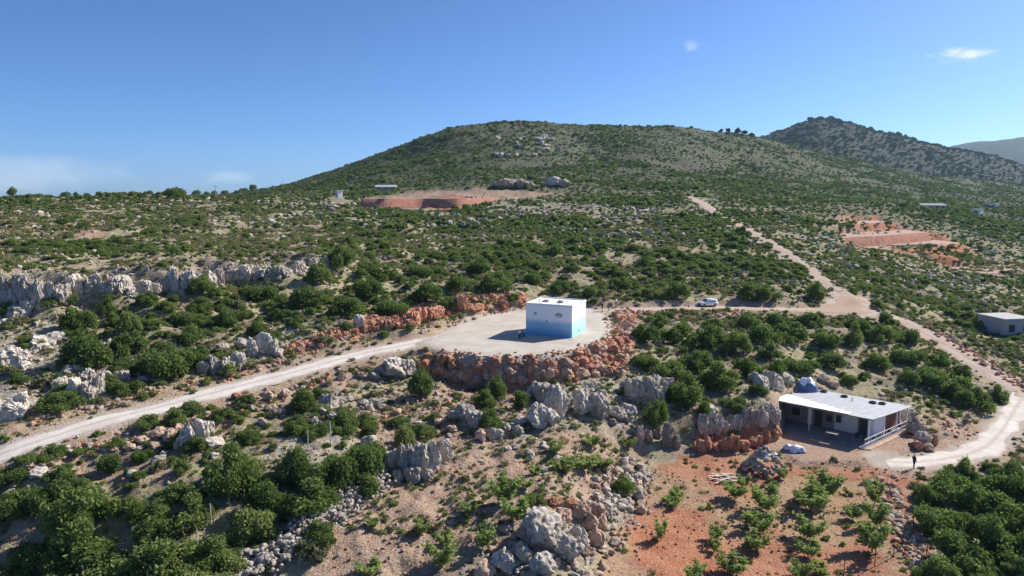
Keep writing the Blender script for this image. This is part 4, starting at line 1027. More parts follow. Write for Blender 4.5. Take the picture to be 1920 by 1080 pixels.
outcrop('grey ribbed limestone slabs right of the stony clearing', [(870,796,34,36,'k','lime'),(888,804,32,30,'k','lime'),(905,800,24,20,'b','lime'),(850,790,26,20,'b','lime'),(920,826,22,22,'k','lime_pale'),(936,824,20,18,'b','lime_pale'),(900,830,22,24,'b','tan_rock'),(845,812,20,14,'b','tan_rock'),(820,800,22,14,'b','tan_rock')])
outcrop('cluster of large rounded grey boulders below the pad', [(1010,808,44,46,'B','lime'),(1032,800,34,34,'B','lime'),(1044,794,52,62,'B','lime'),(1020,760,40,38,'k','lime'),(1000,750,28,34,'k','lime'),(1040,745,30,24,'k','lime_pale'),(975,800,28,16,'b','lime_pale'),(972,818,26,20,'b','lime'),(950,812,22,16,'b','lime')])
outcrop('pair of pitted grey boulders with a dark gap between them', [(1095,782,44,44,'B','lime'),(1122,788,50,48,'B','lime_pale'),(1088,756,30,26,'k','lime'),(1110,742,30,26,'k','lime_pale'),(1130,756,22,24,'k','lime'),(1068,770,26,30,'b','lime')])
outcrop('low grey rounded boulder left of the dark shrub', [(1176,794,46,34,'B','lime'),(1158,790,30,26,'b','lime'),(1150,800,24,12,'b','tan_rock')])
outcrop('big ribbed limestone crag behind the dark shrub', [(1205,760,62,48,'k','lime'),(1232,765,50,56,'k','lime'),(1185,742,40,26,'B','lime'),(1252,750,36,44,'k','lime'),(1215,735,50,24,'b','lime')])
outcrop('reddish pillar rocks at the corner of the red field', [(1202,836,18,36,'k','stained'),(1218,832,20,30,'b','stained'),(1252,838,24,44,'k','stained'),(1236,824,16,22,'b','stained'),(1270,842,18,24,'k','stained')])
topI = [(1300,800),(1340,792),(1390,792),(1440,790),(1470,790)]; footI = [(1300,846),(1340,850),(1390,846),(1440,838),(1470,826)]
redf = [(1302+i*14+rk.uniform(-4, 4), np.interp(1302+i*14, [1300, 1390, 1470], [846, 848, 826])+rk.uniform(-3, 4), rk.uniform(16, 30), rk.uniform(16, 34), rk.choice('kb'), 'red_rock') for i in range(12)]
ribs = [(1318+i*11+rk.uniform(-4, 4), np.interp(1318+i*11, [1300, 1390, 1470], [818, 812, 792])+rk.uniform(-5, 5), rk.uniform(16, 30), rk.uniform(26, 48), 'k', rk.choice(['lime', 'lime', 'stained'])) for i in range(13)]
outcrop('fluted grey cliff over a red earth foot, left of the shed', redf+ribs+[(1335,780,36,18,'b','lime'),(1390,772,40,20,'b','lime')], 'cliff', name='limestone_cliff')
outcrop('tilted dark limestone ribs behind the shed roof', [(1432,740,36,34,'k','lime'),(1455,732,36,34,'k','lime'),(1478,726,34,26,'b','lime'),(1548,720,26,16,'b','lime'),(1565,728,26,12,'b','tan_rock'),(1420,720,30,20,'b','lime')])
outcrop('grey boulders right of the shed railing', [(1712,800,26,30,'k','lime'),(1722,820,34,32,'B','lime'),(1735,838,34,26,'B','lime'),(1700,782,22,18,'b','lime'),(1742,846,20,14,'b','tan_rock'),(1726,846,24,16,'b','red_rock'),(1690,768,24,10,'b','lime'),(1660,758,24,8,'b','tan_rock'),(1755,836,14,22,'b','red_rock')])
crag = [(1012,1034,92,64,'B','lime_pale'),(1066,1056,66,46,'B','lime_pale'),(1088,1040,50,44,'B','lime_pale'),(978,1062,46,40,'b','lime_pale'),(945,1078,50,40,'B','lime'),(1015,1086,60,36,'B','lime_pale'),(1030,992,40,30,'b','tan_rock'),(1058,985,36,28,'b','tan_rock'),(1092,985,46,38,'B','tan_rock'),(1118,978,36,36,'b','tan_rock'),(1070,962,36,24,'b','red_rock'),(1108,1002,40,32,'B','tan_rock'),(1010,985,36,24,'b','lime'),(1130,1000,26,34,'b','tan_rock'),(1138,972,28,24,'b','lime'),(980,1014,28,20,'b','tan_rock'),(910,1090,44,30,'b','tan_rock'),(1122,1030,30,40,'b','tan_rock'),(1040,952,26,16,'b','red_rock')]
for i in range(90):
    a = rk.uniform(0, 6.28); q = rk.random()**.5; crag.append((1045+math.cos(a)*q*125, 1030+math.sin(a)*q*75, rk.uniform(9, 22), rk.uniform(7, 16), 's', rk.choice(['lime_pale', 'tan_rock', 'tan_rock', 'lime'])))
outcrop('crag of pale and orange boulders with a cream slab', crag, 'crag', name='limestone_crag')
outcrop('rubbly grey stone bank along the upper edge of the red field', [(1160+rk.uniform(-45, 50), 870+rk.uniform(0, 95), rk.uniform(12, 22), rk.uniform(8, 15), 's', rk.choice(['lime', 'lime_pale', 'tan_rock'])) for _ in range(80)]+[(1140,965,30,24,'b','lime'),(1200,940,22,20,'b','lime'),(1205,965,22,18,'b','tan_rock'),(1195,905,24,18,'b','lime')], 'stone bank', name='stone_bank')
# up the hill
outcrop('big cave-like boulder above the red levelled ground', [(948,355,38,18,'B','lime'),(978,355,36,20,'B','lime'),(928,353,18,13,'b','lime'),(964,347,30,12,'b','lime'),(996,352,18,12,'b','lime')])
outcrop('small pale boulder group right of the cave-like boulder', [(1040,350,30,20,'b','lime_pale'),(1058,351,24,16,'b','lime_pale'),(1026,350,18,12,'b','lime')])
outcrop('white rock ledge below the small white hut', band([(555,382),(640,383)], [(555,398),(640,400)], 9, 14, 'b', ['lime_pale', 'lime'], .3, 11))
outcrop('white rock ledge below the red levelled bank', band([(690,384),(750,388)], [(690,400),(750,401)], 7, 14, 'b', ['lime_pale', 'lime'], .3, 12))
outcrop('long grey rock step on the upper slope', band([(900,400),(980,388),(1050,388),(1070,392)], [(900,414),(980,404),(1050,403),(1070,404)], 14, 13, 'k', ['lime', 'lime', 'lime_pale'], .3, 13))
outcrop('scattered grey crags left of the long rock step', band([(830,400),(900,396)], [(830,420),(900,424)], 9, 14, 'b', ['lime', 'lime_pale'], .4, 14))
outcrop('grey crags beside the upper earth road', band([(1150,384),(1200,388),(1262,402)], [(1150,398),(1200,412),(1262,414)], 10, 14, 'b', ['lime', 'lime_pale'], .4, 15))
outcrop('pale crag patch in the middle of the hillside scrub', band([(1090,440),(1160,432)], [(1090,462),(1160,456)], 9, 16, 'b', ['lime', 'lime_pale'], .4, 16)+[(1195,446,24,12,'b','lime'),(1220,440,22,12,'b','lime_pale')])
outcrop('weathered rock knot above the red cutting', band([(688,480),(740,476)], [(688,494),(740,494)], 6, 14, 'k', ['lime'], .3, 17))
outcrop('grey crags high on the hill face', [(930+rk.uniform(0, 110), 258+rk.uniform(0, 40), rk.uniform(10, 22), rk.uniform(5, 10), 'b', rk.choice(['lime', 'lime_pale'])) for _ in range(22)])

# ------------------------------------------------------------------ boulder walls and cut banks
def wall_of(name, label, cat, specs, lib, group=None):
    x, y, z, s = on_ground([(q[0], q[1]) for q in specs])
    root = empty(name, (float(np.mean(x)), float(np.mean(y)), float(np.min(z)))); tag(root, label, cat, group)
    for q, a, b, c, m in zip(specs, x, y, z, s):
        w = q[2]*m; h = q[3]*m
        put_rock(root, rk.choice(lib[q[4]]), a, b+w*.12, c-h*.35, w, w*rk.uniform(.7, 1.1), h, tilt=.35, sink=.1, name='boulder')
    return root
front = []; rw = random.Random(3)
edge = [(795,668),(850,678),(920,684),(1000,682),(1080,668),(1140,645),(1165,612),(1160,590)]
footl = [(795,700),(850,712),(920,722),(1000,718),(1080,708),(1165,700),(1182,650),(1190,592)]
for i in range(298):
    t = rw.random(); f = rw.random()*1.12-.12
    e = np.interp(t, np.linspace(0, 1, len(edge)), [p[0] for p in edge]), np.interp(t, np.linspace(0, 1, len(edge)), [p[1] for p in edge])
    g = np.interp(t, np.linspace(0, 1, len(footl)), [p[0] for p in footl]), np.interp(t, np.linspace(0, 1, len(footl)), [p[1] for p in footl])
    u = e[0]+(g[0]-e[0])*f; v = e[1]+(g[1]-e[1])*f
    w = rw.uniform(9, 18)*(1+.75*f) if rw.random() < .8 else rw.uniform(24, 40)
    col = 'red_rock' if rw.random() < .72 else 'tan_rock'
    front.append((u, v, w, w*rw.uniform(.5, .78), col))
wall_of('boulder_embankment', 'rough embankment of red and orange boulders holding up the gravel pad', 'embankment', front, BOUL)
cut = []
cl0 = [(536,668),(600,652),(690,626),(770,612),(860,586),(985,572)]; cl1 = [(536,654),(600,630),(690,598),(770,590),(860,562),(985,552)]
for i in range(150):
    t = rw.random(); f = rw.random()**.8
    e = [np.interp(t, np.linspace(0, 1, 6), [p[k] for p in cl0]) for k in (0, 1)]; g = [np.interp(t, np.linspace(0, 1, 6), [p[k] for p in cl1]) for k in (0, 1)]
    u = e[0]+(g[0]-e[0])*f; v = e[1]+(g[1]-e[1])*f; w = rw.uniform(9, 20)
    cut.append((u, v, w, w*rw.uniform(.6, 1.1), 'red_rock' if rw.random() < .8 else 'tan_rock'))
cutb = wall_of('red_cut_bank', 'raw red earth and rock cutting along the uphill side of track and pad', 'cut bank', cut, BOUL)
face = [(u, np.interp(u, [690, 770, 860, 985], [624, 610, 584, 571])+rw.uniform(-2, 3), rw.uniform(10, 38), rw.uniform(12, 36) if u < 870 else rw.uniform(7, 20)) for u in np.arange(696, 985, 11) if rw.random() < .62]+[(u, np.interp(u, [536, 690], [664, 624]), rw.uniform(16, 26), rw.uniform(12, 20)) for u in np.arange(545, 695, 17)]
x, y, z, s_f = on_ground([(q[0], q[1]) for q in face])
for q, a, b, c, m in zip(face, x, y, z, s_f):
    put_rock(cutb, rk.choice(KARST['red_rock']), a, b+1.0, c-.2, q[2]*m*1.1, q[2]*m*.9, q[3]*m, tilt=.15, name='rock_face')
rb = [(rw.uniform(1155, 1400), rw.uniform(586, 600), rw.uniform(8, 16), rw.uniform(5, 10), 'red_rock' if rw.random() < .5 else 'tan_rock') for _ in range(60)]
wall_of('roadside_rubble', 'line of reddish rubble below the earth track with the white car', 'rubble', rb, STONE)
rb = []
for i in range(90):
    t = rw.random(); u = 1735+t*190; v = 608+t*122+rw.uniform(-9, 9); rb.append((u, v, rw.uniform(7, 14), rw.uniform(4, 9), rw.choice(['red_rock', 'tan_rock', 'tan_rock'])))
wall_of('roadside_rubble', 'band of brown rubble along the outer edge of the descending earth road', 'rubble', rb, STONE)
ub = [(rw.uniform(672, 900), rw.uniform(374, 388), rw.uniform(7, 13), rw.uniform(4, 8), 'red_rock') for _ in range(70)]
wall_of('red_rubble_bank', 'red rubble bank of the levelled ground high on the slope', 'rubble', ub, STONE)
fe = []
for i in range(230):
    t = rw.random(); u = 1655+t*85+rw.uniform(-30, 24); v = 905+t*175+rw.uniform(-14, 14); w = rw.uniform(9, 20); fe.append((u, v, w, w*rw.uniform(.5, .8), rw.choice(['red_rock', 'tan_rock', 'tan_rock', 'lime_pale'])))
wall_of('field_edge_rubble', 'bank of reddish stones piled along the right edge of the field', 'rubble', fe, STONE)
tr = []
for i in range(150):
    t = rw.random(); u = 20+t*600; v = np.interp(u, [0, 150, 340, 560, 720], [888, 842, 800, 730, 690])+rw.uniform(-12, 14); w = rw.uniform(7, 17); tr.append((u, v, w, w*rw.uniform(.5, .8), rw.choice(['tan_rock', 'red_rock', 'lime_pale'])))
wall_of('roadside_rubble', 'loose orange and cream stones spilling down from the lower edge of the pale track', 'rubble', tr, STONE)
tr = []
for i in range(110):
    t = rw.random(); u = 60+t*480; v = np.interp(u, [0, 150, 300, 440, 540], [808, 772, 732, 706, 672])+rw.uniform(-7, 7); w = rw.uniform(6, 13); tr.append((u, v, w, w*rw.uniform(.5, .8), rw.choice(['tan_rock', 'red_rock', 'red_rock'])))
wall_of('roadside_rubble', 'reddish stone line along the uphill edge of the pale track', 'rubble', tr, STONE)
def rubble_part(root, n, where, smin, smax, lib):
    V = []; F = []; o = 0
    for i in range(n):
        x, y, z = where(); me = rw.choice(lib); c = np.array([v.co[:] for v in me.vertices]); a = rw.uniform(0, 6.28); q = rw.uniform(smin, smax)
        R = np.array([[math.cos(a), -math.sin(a), 0], [math.sin(a), math.cos(a), 0], [0, 0, .7]]); c = c@R.T*q+np.array([x, y, z])-np.array(root.location)
        V.append(c); F += [tuple(o+k for k in p.vertices) for p in me.polygons]; o += len(c)
    me = bpy.data.meshes.new('small_stones'); me.from_pydata(np.vstack(V).tolist(), [], F); me.update(); me.materials.append(lib[0].materials[0])
    tag(link('small_stones', me, root), kind='stuff')
def along(line_uv, spread, lift):
    x, y, z, s = on_ground(line_uv); d = np.concatenate([[0], np.cumsum(np.hypot(np.diff(x), np.diff(y)))])
    def f():
        t = rw.random()*d[-1]; px = float(np.interp(t, d, x))+rw.gauss(0, spread); py = float(np.interp(t, d, y))+rw.gauss(0, spread)
        return px, py, float(gz(px, py))+rw.uniform(0, lift)
    return f
rubble_part(bpy.data.objects['boulder_embankment'], 700, along([(800,682),(860,694),(950,702),(1040,696),(1110,680),(1155,650),(1172,612)], 1.0, .15), .10, .34, [PEB[5], PEB[6], PEB[7]])
rubble_part(cutb, 500, along([(540,664),(600,648),(690,618),(770,604),(860,580),(985,566)], .8, .1), .08, .28, [PEB[5], PEB[6], PEB[7]])
rubble_part(bpy.data.objects['limestone_crag'], 500, along([(930,1075),(1000,1050),(1060,1020),(1110,990),(1170,930),(1195,880)], 1.7, .2), .08, .30, [PEB[0], PEB[1], PEB[2]])
# dry stone wall, stone by stone
wx_, wy_, wz_, ws_ = on_ground([(440,1100),(500,1060),(560,1012),(620,968),(670,930),(716,900)])
root = empty('dry_stone_wall', (float(wx_.mean()), float(wy_.mean()), float(wz_.min()))); tag(root, 'tumbled dry stone wall of pale grey stones below the shrub thicket', 'stone wall')
wp = np.stack([wx_, wy_], 1); sg = np.concatenate([[0], np.cumsum(np.hypot(*np.diff(wp, axis=0).T))])
for i in range(290):
    t = rw.random()*sg[-1]; x = np.interp(t, sg, wp[:, 0])+rw.gauss(0, .75); y = np.interp(t, sg, wp[:, 1])+rw.gauss(0, .6)
    lay = rw.choice([0, 1, 1, 2, 2]); w = rw.uniform(.35, .80)
    put_rock(root, rw.choice(STONE[rw.choice(['lime_pale', 'lime_pale', 'lime'])]), x, y, float(gz(x, y))+lay*.33-.1, w, w*rw.uniform(.7, 1), w*rw.uniform(.5, .75), tilt=.35, sink=.05, name='stone')
rubble_part(root, 900, along([(446,1096),(500,1058),(560,1010),(620,966),(670,928),(716,898)], .75, .8), .09, .30, [PEB[1], PEB[0], PEB[2]])
# loose stones everywhere
X, Y, r = scatter_cells(44, 190, .62, 51)
lv = masks(X, Y); mn = np.minimum(np.minimum(lv['road'], lv['pad']), np.minimum(lv['junction'], lv['terrace']))
ston = soft_zone(X, Y, ZN['stony'], 1.5); redz = np.maximum(soft_zone(X, Y, ZN['red'], 1.0), .65*soft_zone(X, Y, ZN['pink'], 1.0))
dn = (.14+.6*ston+.45*redz)*(.25+sstep(.33, .6, fbm(X/5, Y/5, 3, 81)))*1.3*(mn > .25)
k = r.uniform(0, 1, len(X)) < dn; X, Y, redz = X[k], Y[k], redz[k]; n = len(X)
sz = .07+.26*r.uniform(0, 1, n)**3*np.clip(Y/70, 1, 1.6); isr = r.uniform(0, 1, n) < redz
sz = np.where(local_sd(X, Y, FIELD_POLY, 6) < 0, sz*.6, sz); kd = np.where(isr, r.integers(3, 8, n), r.integers(0, 4, n))
scatter('loose_stones', np.stack([X, Y, gz(X, Y)+sz*.2], 1), r.uniform(0, 6.28, (n, 3)), np.stack([sz*r.uniform(.8, 1.3, n), sz*r.uniform(.8, 1.3, n), sz*.7], 1), kd, PEB, 'loose grey and reddish stones strewn over the ground')
# pale limestone blocks showing through the scrub
X, Y, r = scatter_cells(58, 330, 1.6, 53); lv = masks(X, Y); mn = np.minimum(np.minimum(lv['road'], lv['pad']), np.minimum(lv['junction'], lv['terrace']))
dn = sstep(.50, .68, fbm(X/11, Y/11, 4, 83))*.40*(mn > .6)*np.where(local_sd(X, Y, FIELD_POLY, 6) < .5, 0, 1)
k = r.uniform(0, 1, len(X)) < dn; X, Y = X[k], Y[k]; n = len(X); sz = (.16+.5*r.uniform(0, 1, n)**2.2)*np.clip(Y/120, .9, 1.7)
scatter('limestone_blocks', np.stack([X, Y, gz(X, Y)+sz*.15], 1), np.stack([r.uniform(-.3, .3, n), r.uniform(-.3, .3, n), r.uniform(0, 6.28, n)], 1), np.stack([sz*r.uniform(.8, 1.4, n), sz*r.uniform(.8, 1.3, n), sz*r.uniform(.5, 1.0, n)], 1), r.integers(0, 6, n), [STONE['lime_pale'][0], STONE['lime_pale'][1], STONE['lime'][0], STONE['lime'][1], STONE['lime_pale'][2], STONE['lime'][2]], 'small pale limestone blocks showing between the shrubs')
print('stones', n)

# ------------------------------------------------------------------ tank house on the pad
FLb, FRb = at_z(986, 627, PAD_Z), at_z(1072, 634.5, PAD_Z)
e1 = (FRb-FLb); TW = e1.length; e1.normalize(); e2 = Vector((-e1.y, e1.x, 0)); TDp = 6.6; TH = 4.55
ang = math.atan2(e1.y, e1.x)
tank = empty('tank_house', (FLb.x, FLb.y, PAD_Z+.03), ang); tag(tank, 'square white water tank house with blue painted foot on the gravel pad', 'tank house')
for (cx, cy, sx, sy, mt) in ((TW/2, .1, TW, .2, 'tank_front'), (TW/2, TDp-.1, TW, .2, 'tank_side'), (.1, TDp/2, .198, TDp-.4, 'tank_side'), (TW-.1, TDp/2, .204, TDp-.4, 'tank_side')):
    MB().box((cx, cy, TH/2-.1), (sx, sy, TH+.2)).build('wall', M[mt], tank)
MB().box((TW/2, TDp/2, TH+.09), (TW+.16, TDp+.16, .22)).build('roof_slab', M['white'], tank, bevel=.03)
for (x, y, sx, sy) in ((TW/2, .04, TW+.1, .14), (TW/2, TDp-.04, TW+.1, .14), (.04, TDp/2, .14, TDp-.22), (TW-.04, TDp/2, .14, TDp-.22)):
    MB().box((x, y, TH+.27), (sx, sy, .14)).build('parapet', M['white'], tank)
for x in (TW*.30, TW*.62):
    MB().box((x, TDp*.45, TH+.36), (.9, .9, .32)).build('hatch', M['concrete'], tank, bevel=.03)
for x, y in ((TW*.27, .5), (TW*.70, .45)):
    MB().tube((x, y, TH+.18), (x, y, TH+.95), .05).tube((x, y, TH+.93), (x+.28, y, TH+.93), .05).build('vent_pipe', M['steel'], tank)
k_pic = mat_plain('painted_emblem', (.05, .055, .13), .7, .3, 6); k_pic2 = mat_plain('painted_emblem_pale', (.70, .70, .76), .7, .1, 6)
def emblem(cx, kind):
    """round painted emblem on the front wall: a dark rim with a pale field and a dark device"""
    for r0, r1, mat, off, nm in (((.34, .46, k_pic, .008, 'emblem_ring'),) if kind else ()):
        vs = []; fs = []; n = 24
        for i in range(n):
            a = 2*math.pi*i/n
            for r in (max(r0, .001), r1): vs.append((cx+math.cos(a)*r*1.15, -.0-off, 3.30+math.sin(a)*r*.72))
        fs = [(2*i, 2*i+1, 2*((i+1) % n)+1, 2*((i+1) % n)) for i in range(n)]
        mb = MB().add(vs, fs); mb.build(nm, mat, tank)
    mb = MB()
    if kind: mb.box((cx-.16, -.013, 3.33), (.22, .006, .22)).box((cx+.17, -.013, 3.27), (.30, .006, .14)).box((cx+.05, -.013, 3.42), (.2, .006, .08))
    else: mb.box((cx, -.013, 3.36), (.55, .006, .10)).box((cx, -.013, 3.20), (.42, .006, .07)).box((cx-.02, -.013, 3.48), (.36, .006, .06))
    mb.build('emblem_device', k_pic, tank)
emblem(TW*.21, 0); emblem(TW*.72, 1)
MB().box((TW*.46, -.03, 2.28), (.14, .05, .34)).build('wall_box', M['steel'], tank)
MB().box((TW+.03, TDp*.5, .6), (.05, .9, .1)).build('pipe_flange', M['steel'], tank)
p = at_z(1072, 634.5, PAD_Z)
MB().box((TW/2, -.45, -.06), (TW+1.0, .9, .16)).build('apron', M['concrete'], tank)

def lathe(mb, c, prof, n=14, axis='z'):
    vs = []; m = len(prof)
    for i in range(n):
        a = 2*math.pi*i/n
        for r, h in prof:
            q = (r*math.cos(a), r*math.sin(a), h) if axis == 'z' else ((h, r*math.cos(a), r*math.sin(a)) if axis == 'x' else (r*math.cos(a), h, r*math.sin(a)))
            vs.append((c[0]+q[0], c[1]+q[1], c[2]+q[2]))
    fs = [(i*m+j, ((i+1) % n)*m+j, ((i+1) % n)*m+j+1, i*m+j+1) for i in range(n) for j in range(m-1)]
    mb.add(vs, fs); return mb
TYRE = [(.20, -.07), (.25, -.10), (.31, -.09), (.34, -.04), (.34, .04), (.31, .09), (.25, .10), (.20, .07), (.20, -.07)]
# motorcycle at the corner of the tank house
pm = at_z(978, 634, PAD_Z); mc = empty('motorcycle', (pm.x, pm.y, PAD_Z+.04), math.radians(62)); tag(mc, 'small dark motorcycle parked at the shaded corner of the tank house', 'motorcycle')
for x in (-.62, .64):
    w = lathe(MB(), (x, 0, .30), [(r*.88, h*.55) for r, h in TYRE], 18, 'y').build('wheel', M['rubber'], mc, smooth=True)
    lathe(MB(), (0, 0, 0), [(.02, -.04), (.18, -.02), (.18, .02), (.02, .04)], 14, 'y').build('rim', M['steel'], w, (x, 0, .30))
MB().tube((-.62, .07, .3), (-.1, .07, .42), .03).tube((-.62, -.07, .3), (-.1, -.07, .42), .03).tube((-.1, 0, .40), (.42, 0, .80), .045).tube((-.5, 0, .66), (.38, 0, .72), .04).build('frame', M['steel'], mc)
MB().tube((.64, .06, .3), (.40, .06, .95), .028).tube((.64, -.06, .3), (.40, -.06, .95), .028).build('fork', M['steel'], mc)
MB().box((.0, 0, .42), (.42, .26, .30)).build('engine', M['steel'], mc, bevel=.05)
MB().box((.16, 0, .80), (.46, .26, .22), 0, .7).build('fuel_tank', M['tarp_blue'], mc, bevel=.06)
MB().box((-.36, 0, .78), (.66, .26, .12)).build('seat', M['rubber'], mc, bevel=.04)
MB().tube((.36, -.36, 1.02), (.36, .36, 1.02), .02).tube((.36, 0, .9), (.36, 0, 1.02), .03).build('handlebar', M['steel'], mc)
lathe(MB(), (.50, 0, .90), [(.0, -.06), (.09, -.05), (.11, .05), (.0, .06)], 12, 'x').build('headlight', M['lamp_lens'], mc, smooth=True)
MB().box((-.72, 0, .62), (.34, .16, .03)).build('mudguard', M['rubber'], mc)
MB().box((-.62, 0, .98), (.36, .34, .28)).build('top_box', M['white'], mc, bevel=.04)

# ------------------------------------------------------------------ white car on the rear track
def ground_at(u, v):
    x, y, z, s = on_ground([(u, v)]); return Vector((x[0], y[0], z[0]))
pc = ground_at(1327, 574); pc.z = float(gz(pc.x, pc.y))+.03
car = empty('car', pc, math.radians(196)); tag(car, 'white hatchback car standing on the earth track behind the pad', 'car')
def loft(secs, mat, name, parent, smooth=True):
    """sections: (x, half width bottom, half width top, z bottom, z top)"""
    mb = MB(); vs = []; fs = []
    for (x, wb, wt, zb, zt) in secs:
        zm = zb+(zt-zb)*.55; wm = max(wb, wt)*1.02
        ring = [(-wb*.9, zb), (-wb, zb+.08), (-wm, zm), (-wt, zt-.04), (-wt*.86, zt), (0, zt+.015), (wt*.86, zt), (wt, zt-.04), (wm, zm), (wb, zb+.08), (wb*.9, zb), (0, zb)]
        vs += [(x, a, b) for a, b in ring]
    n = 12
    for i in range(len(secs)-1): fs += [(i*n+j, i*n+(j+1) % n, (i+1)*n+(j+1) % n, (i+1)*n+j) for j in range(n)]
    fs += [tuple(range(n)), tuple(range((len(secs)-1)*n, len(secs)*n))]
    mb.add(vs, fs); return mb.build(name, mat, parent, smooth=smooth)
body = loft([(-1.95,.70,.66,.35,.72), (-1.9,.78,.74,.25,.90), (-1.2,.83,.80,.22,.98), (0,.84,.81,.22,.98), (.9,.83,.78,.22,.95), (1.5,.80,.70,.24,.84), (1.92,.70,.60,.30,.70)], M['car_white'], 'body', car)
loft([(-1.75,.70,.56,.92,1.30), (-1.35,.74,.60,.94,1.45), (-.4,.75,.60,.95,1.50), (.25,.74,.58,.95,1.46), (.95,.70,.55,.90,1.02)], M['car_white'], 'cabin', car)
for s in (-1, 1):
    for x0, x1, xt0, xt1 in ((-1.3, -.45, -1.2, -.42), (-.38, .62, -.36, .22)):
        mb = MB().add([(x0, s*.772, 1.0), (x1, s*.772, 1.0), (xt1, s*.655, 1.39), (xt0, s*.655, 1.39)], [(0, 1, 2, 3)]); mb.build('side_window', M['glass'], car)
    MB().box((1.86, s*.5, .62), (.14, .28, .14)).build('headlight', M['lamp_lens'], car, bevel=.03)
    MB().box((-1.92, s*.58, .78), (.08, .2, .2)).build('tail_light', M['tail_lens'], car, bevel=.02)
    MB().box((.55, s*.93, 1.02), (.16, .14, .12)).build('wing_mirror', M['car_white'], car, bevel=.03)
    for x in (-1.2, 1.22):
        w = lathe(MB(), (0, 0, 0), [(r*.92, h) for r, h in TYRE], 18, 'y').build('wheel', M['rubber'], car, (x, s*.76, .31), smooth=True)
        lathe(MB(), (0, 0, 0), [(.01, .06*s), (.17, .07*s), (.19, .02*s)], 14, 'y').build('rim', M['steel'], w, (0, s*.03, 0))
MB().add([(.98, -.60, 1.02), (.98, .60, 1.02), (.34, .50, 1.43), (.34, -.50, 1.43)], [(0, 1, 2, 3)]).build('windscreen', M['glass'], car)
MB().add([(-1.80, -.60, 1.02), (-1.80, .60, 1.02), (-1.50, .50, 1.38), (-1.50, -.50, 1.38)], [(3, 2, 1, 0)]).build('rear_window', M['glass'], car)
MB().box((1.93, 0, .42), (.08, 1.2, .2)).build('bumper', M['rubber'], car, bevel=.03)

# ------------------------------------------------------------------ people
def person(u, v, label, top, legs, facing, stride=.12, arm=.3, hat=False, z=None, h=1.74):
    p = ground_at(u, v) if z is None else at_z(u, v, z)
    if z is None: p.z = float(gz(p.x, p.y))
    J = {'pel': (0, 0, .95), 'sp': (0, .01, 1.15), 'ch': (0, .01, 1.36), 'nk': (0, .0, 1.50), 'hd': (0, -.02, 1.60), 'tp': (0, -.015, 1.74)}
    R = {'pel': (.155, .115), 'sp': (.14, .105), 'ch': (.165, .115), 'nk': (.055, .055), 'hd': (.078, .092), 'tp': (.055, .06)}
    E = [('pel', 'sp'), ('sp', 'ch'), ('ch', 'nk'), ('nk', 'hd'), ('hd', 'tp')]
    for s, q in ((-1, 'l'), (1, 'r')):
        st = stride*s
        J.update({'hip'+q: (.10*s, 0, .90), 'kn'+q: (.10*s, -st-.02, .50), 'an'+q: (.11*s, -st*1.2+.03, .09), 'toe'+q: (.13*s, -st*1.2-.14, .045)})
        R.update({'hip'+q: (.095, .10), 'kn'+q: (.062, .066), 'an'+q: (.046, .05), 'toe'+q: (.045, .035)})
        E += [('pel', 'hip'+q), ('hip'+q, 'kn'+q), ('kn'+q, 'an'+q), ('an'+q, 'toe'+q)]
        J.update({'sh'+q: (.19*s, .01, 1.40), 'el'+q: (.26*s, .03-arm*.1*s, 1.13), 'wr'+q: (.24*s, -.10-arm*.3*(s+1)/2, .90+arm*.35*(s+1)/2), 'fi'+q: (.23*s, -.14-arm*.4*(s+1)/2, .78+arm*.42*(s+1)/2), 'th'+q: (.20*s, -.18-arm*.3*(s+1)/2, .85+arm*.38*(s+1)/2)})
        R.update({'sh'+q: (.062, .06), 'el'+q: (.043, .043), 'wr'+q: (.03, .032), 'fi'+q: (.018, .03), 'th'+q: (.012, .012)})
        E += [('ch', 'sh'+q), ('sh'+q, 'el'+q), ('el'+q, 'wr'+q), ('wr'+q, 'fi'+q), ('wr'+q, 'th'+q)]
    ks = list(J); me = bpy.data.meshes.new('person'); me.from_pydata([J[k] for k in ks], [(ks.index(a), ks.index(b)) for a, b in E], [])
    o = bpy.data.objects.new('person', me); COL.objects.link(o)
    md = o.modifiers.new('skin', 'SKIN'); sv = me.skin_vertices[0].data
    for k, s in zip(ks, sv): s.radius = R[k]; s.use_root = (k == 'pel')
    o.modifiers.new('sub', 'SUBSURF').levels = 1
    ev = bpy.data.meshes.new_from_object(o.evaluated_get(bpy.context.evaluated_depsgraph_get()))
    o.modifiers.clear(); o.data = ev; ev.materials.clear()
    for m in (top, legs, M['skin'], M['hair'], M['rubber']): ev.materials.append(m)
    for f in ev.polygons:
        c = f.center
        f.material_index = 4 if c.z < .085 else (1 if (c.z < .93 and abs(c.x) < .205) else (3 if (c.z > 1.66 or (c.z > 1.55 and c.y > .03)) else (2 if c.z > 1.47 or (abs(c.x) > .19 and c.z < 1.0+arm*.2 and abs(c.y) > .07) else 0)))
        f.use_smooth = True
    o.location = p; o.rotation_euler = (0, 0, facing); o.scale = (h/1.74,)*3
    tag(o, label, 'person')
    return o
person(1129, 584, 'person in dark clothes standing on the pad behind the tank house', M['cloth_dark'], M['cloth_dark'], 2.2, .1, .5)
person(1141, 584, 'person in grey top beside the one in dark clothes, arm out', M['cloth_grey'], M['cloth_dark'], -1.2, .16, .9)
person(1155, 575, 'person in white top and black trousers on the earth track', M['cloth_white'], M['cloth_dark'], .6, .08, .2)
person(1713, 879, 'person in dark clothes standing on the pale track by the shed', M['cloth_dark'], M['cloth_dark'], 1.9, .1, .3)

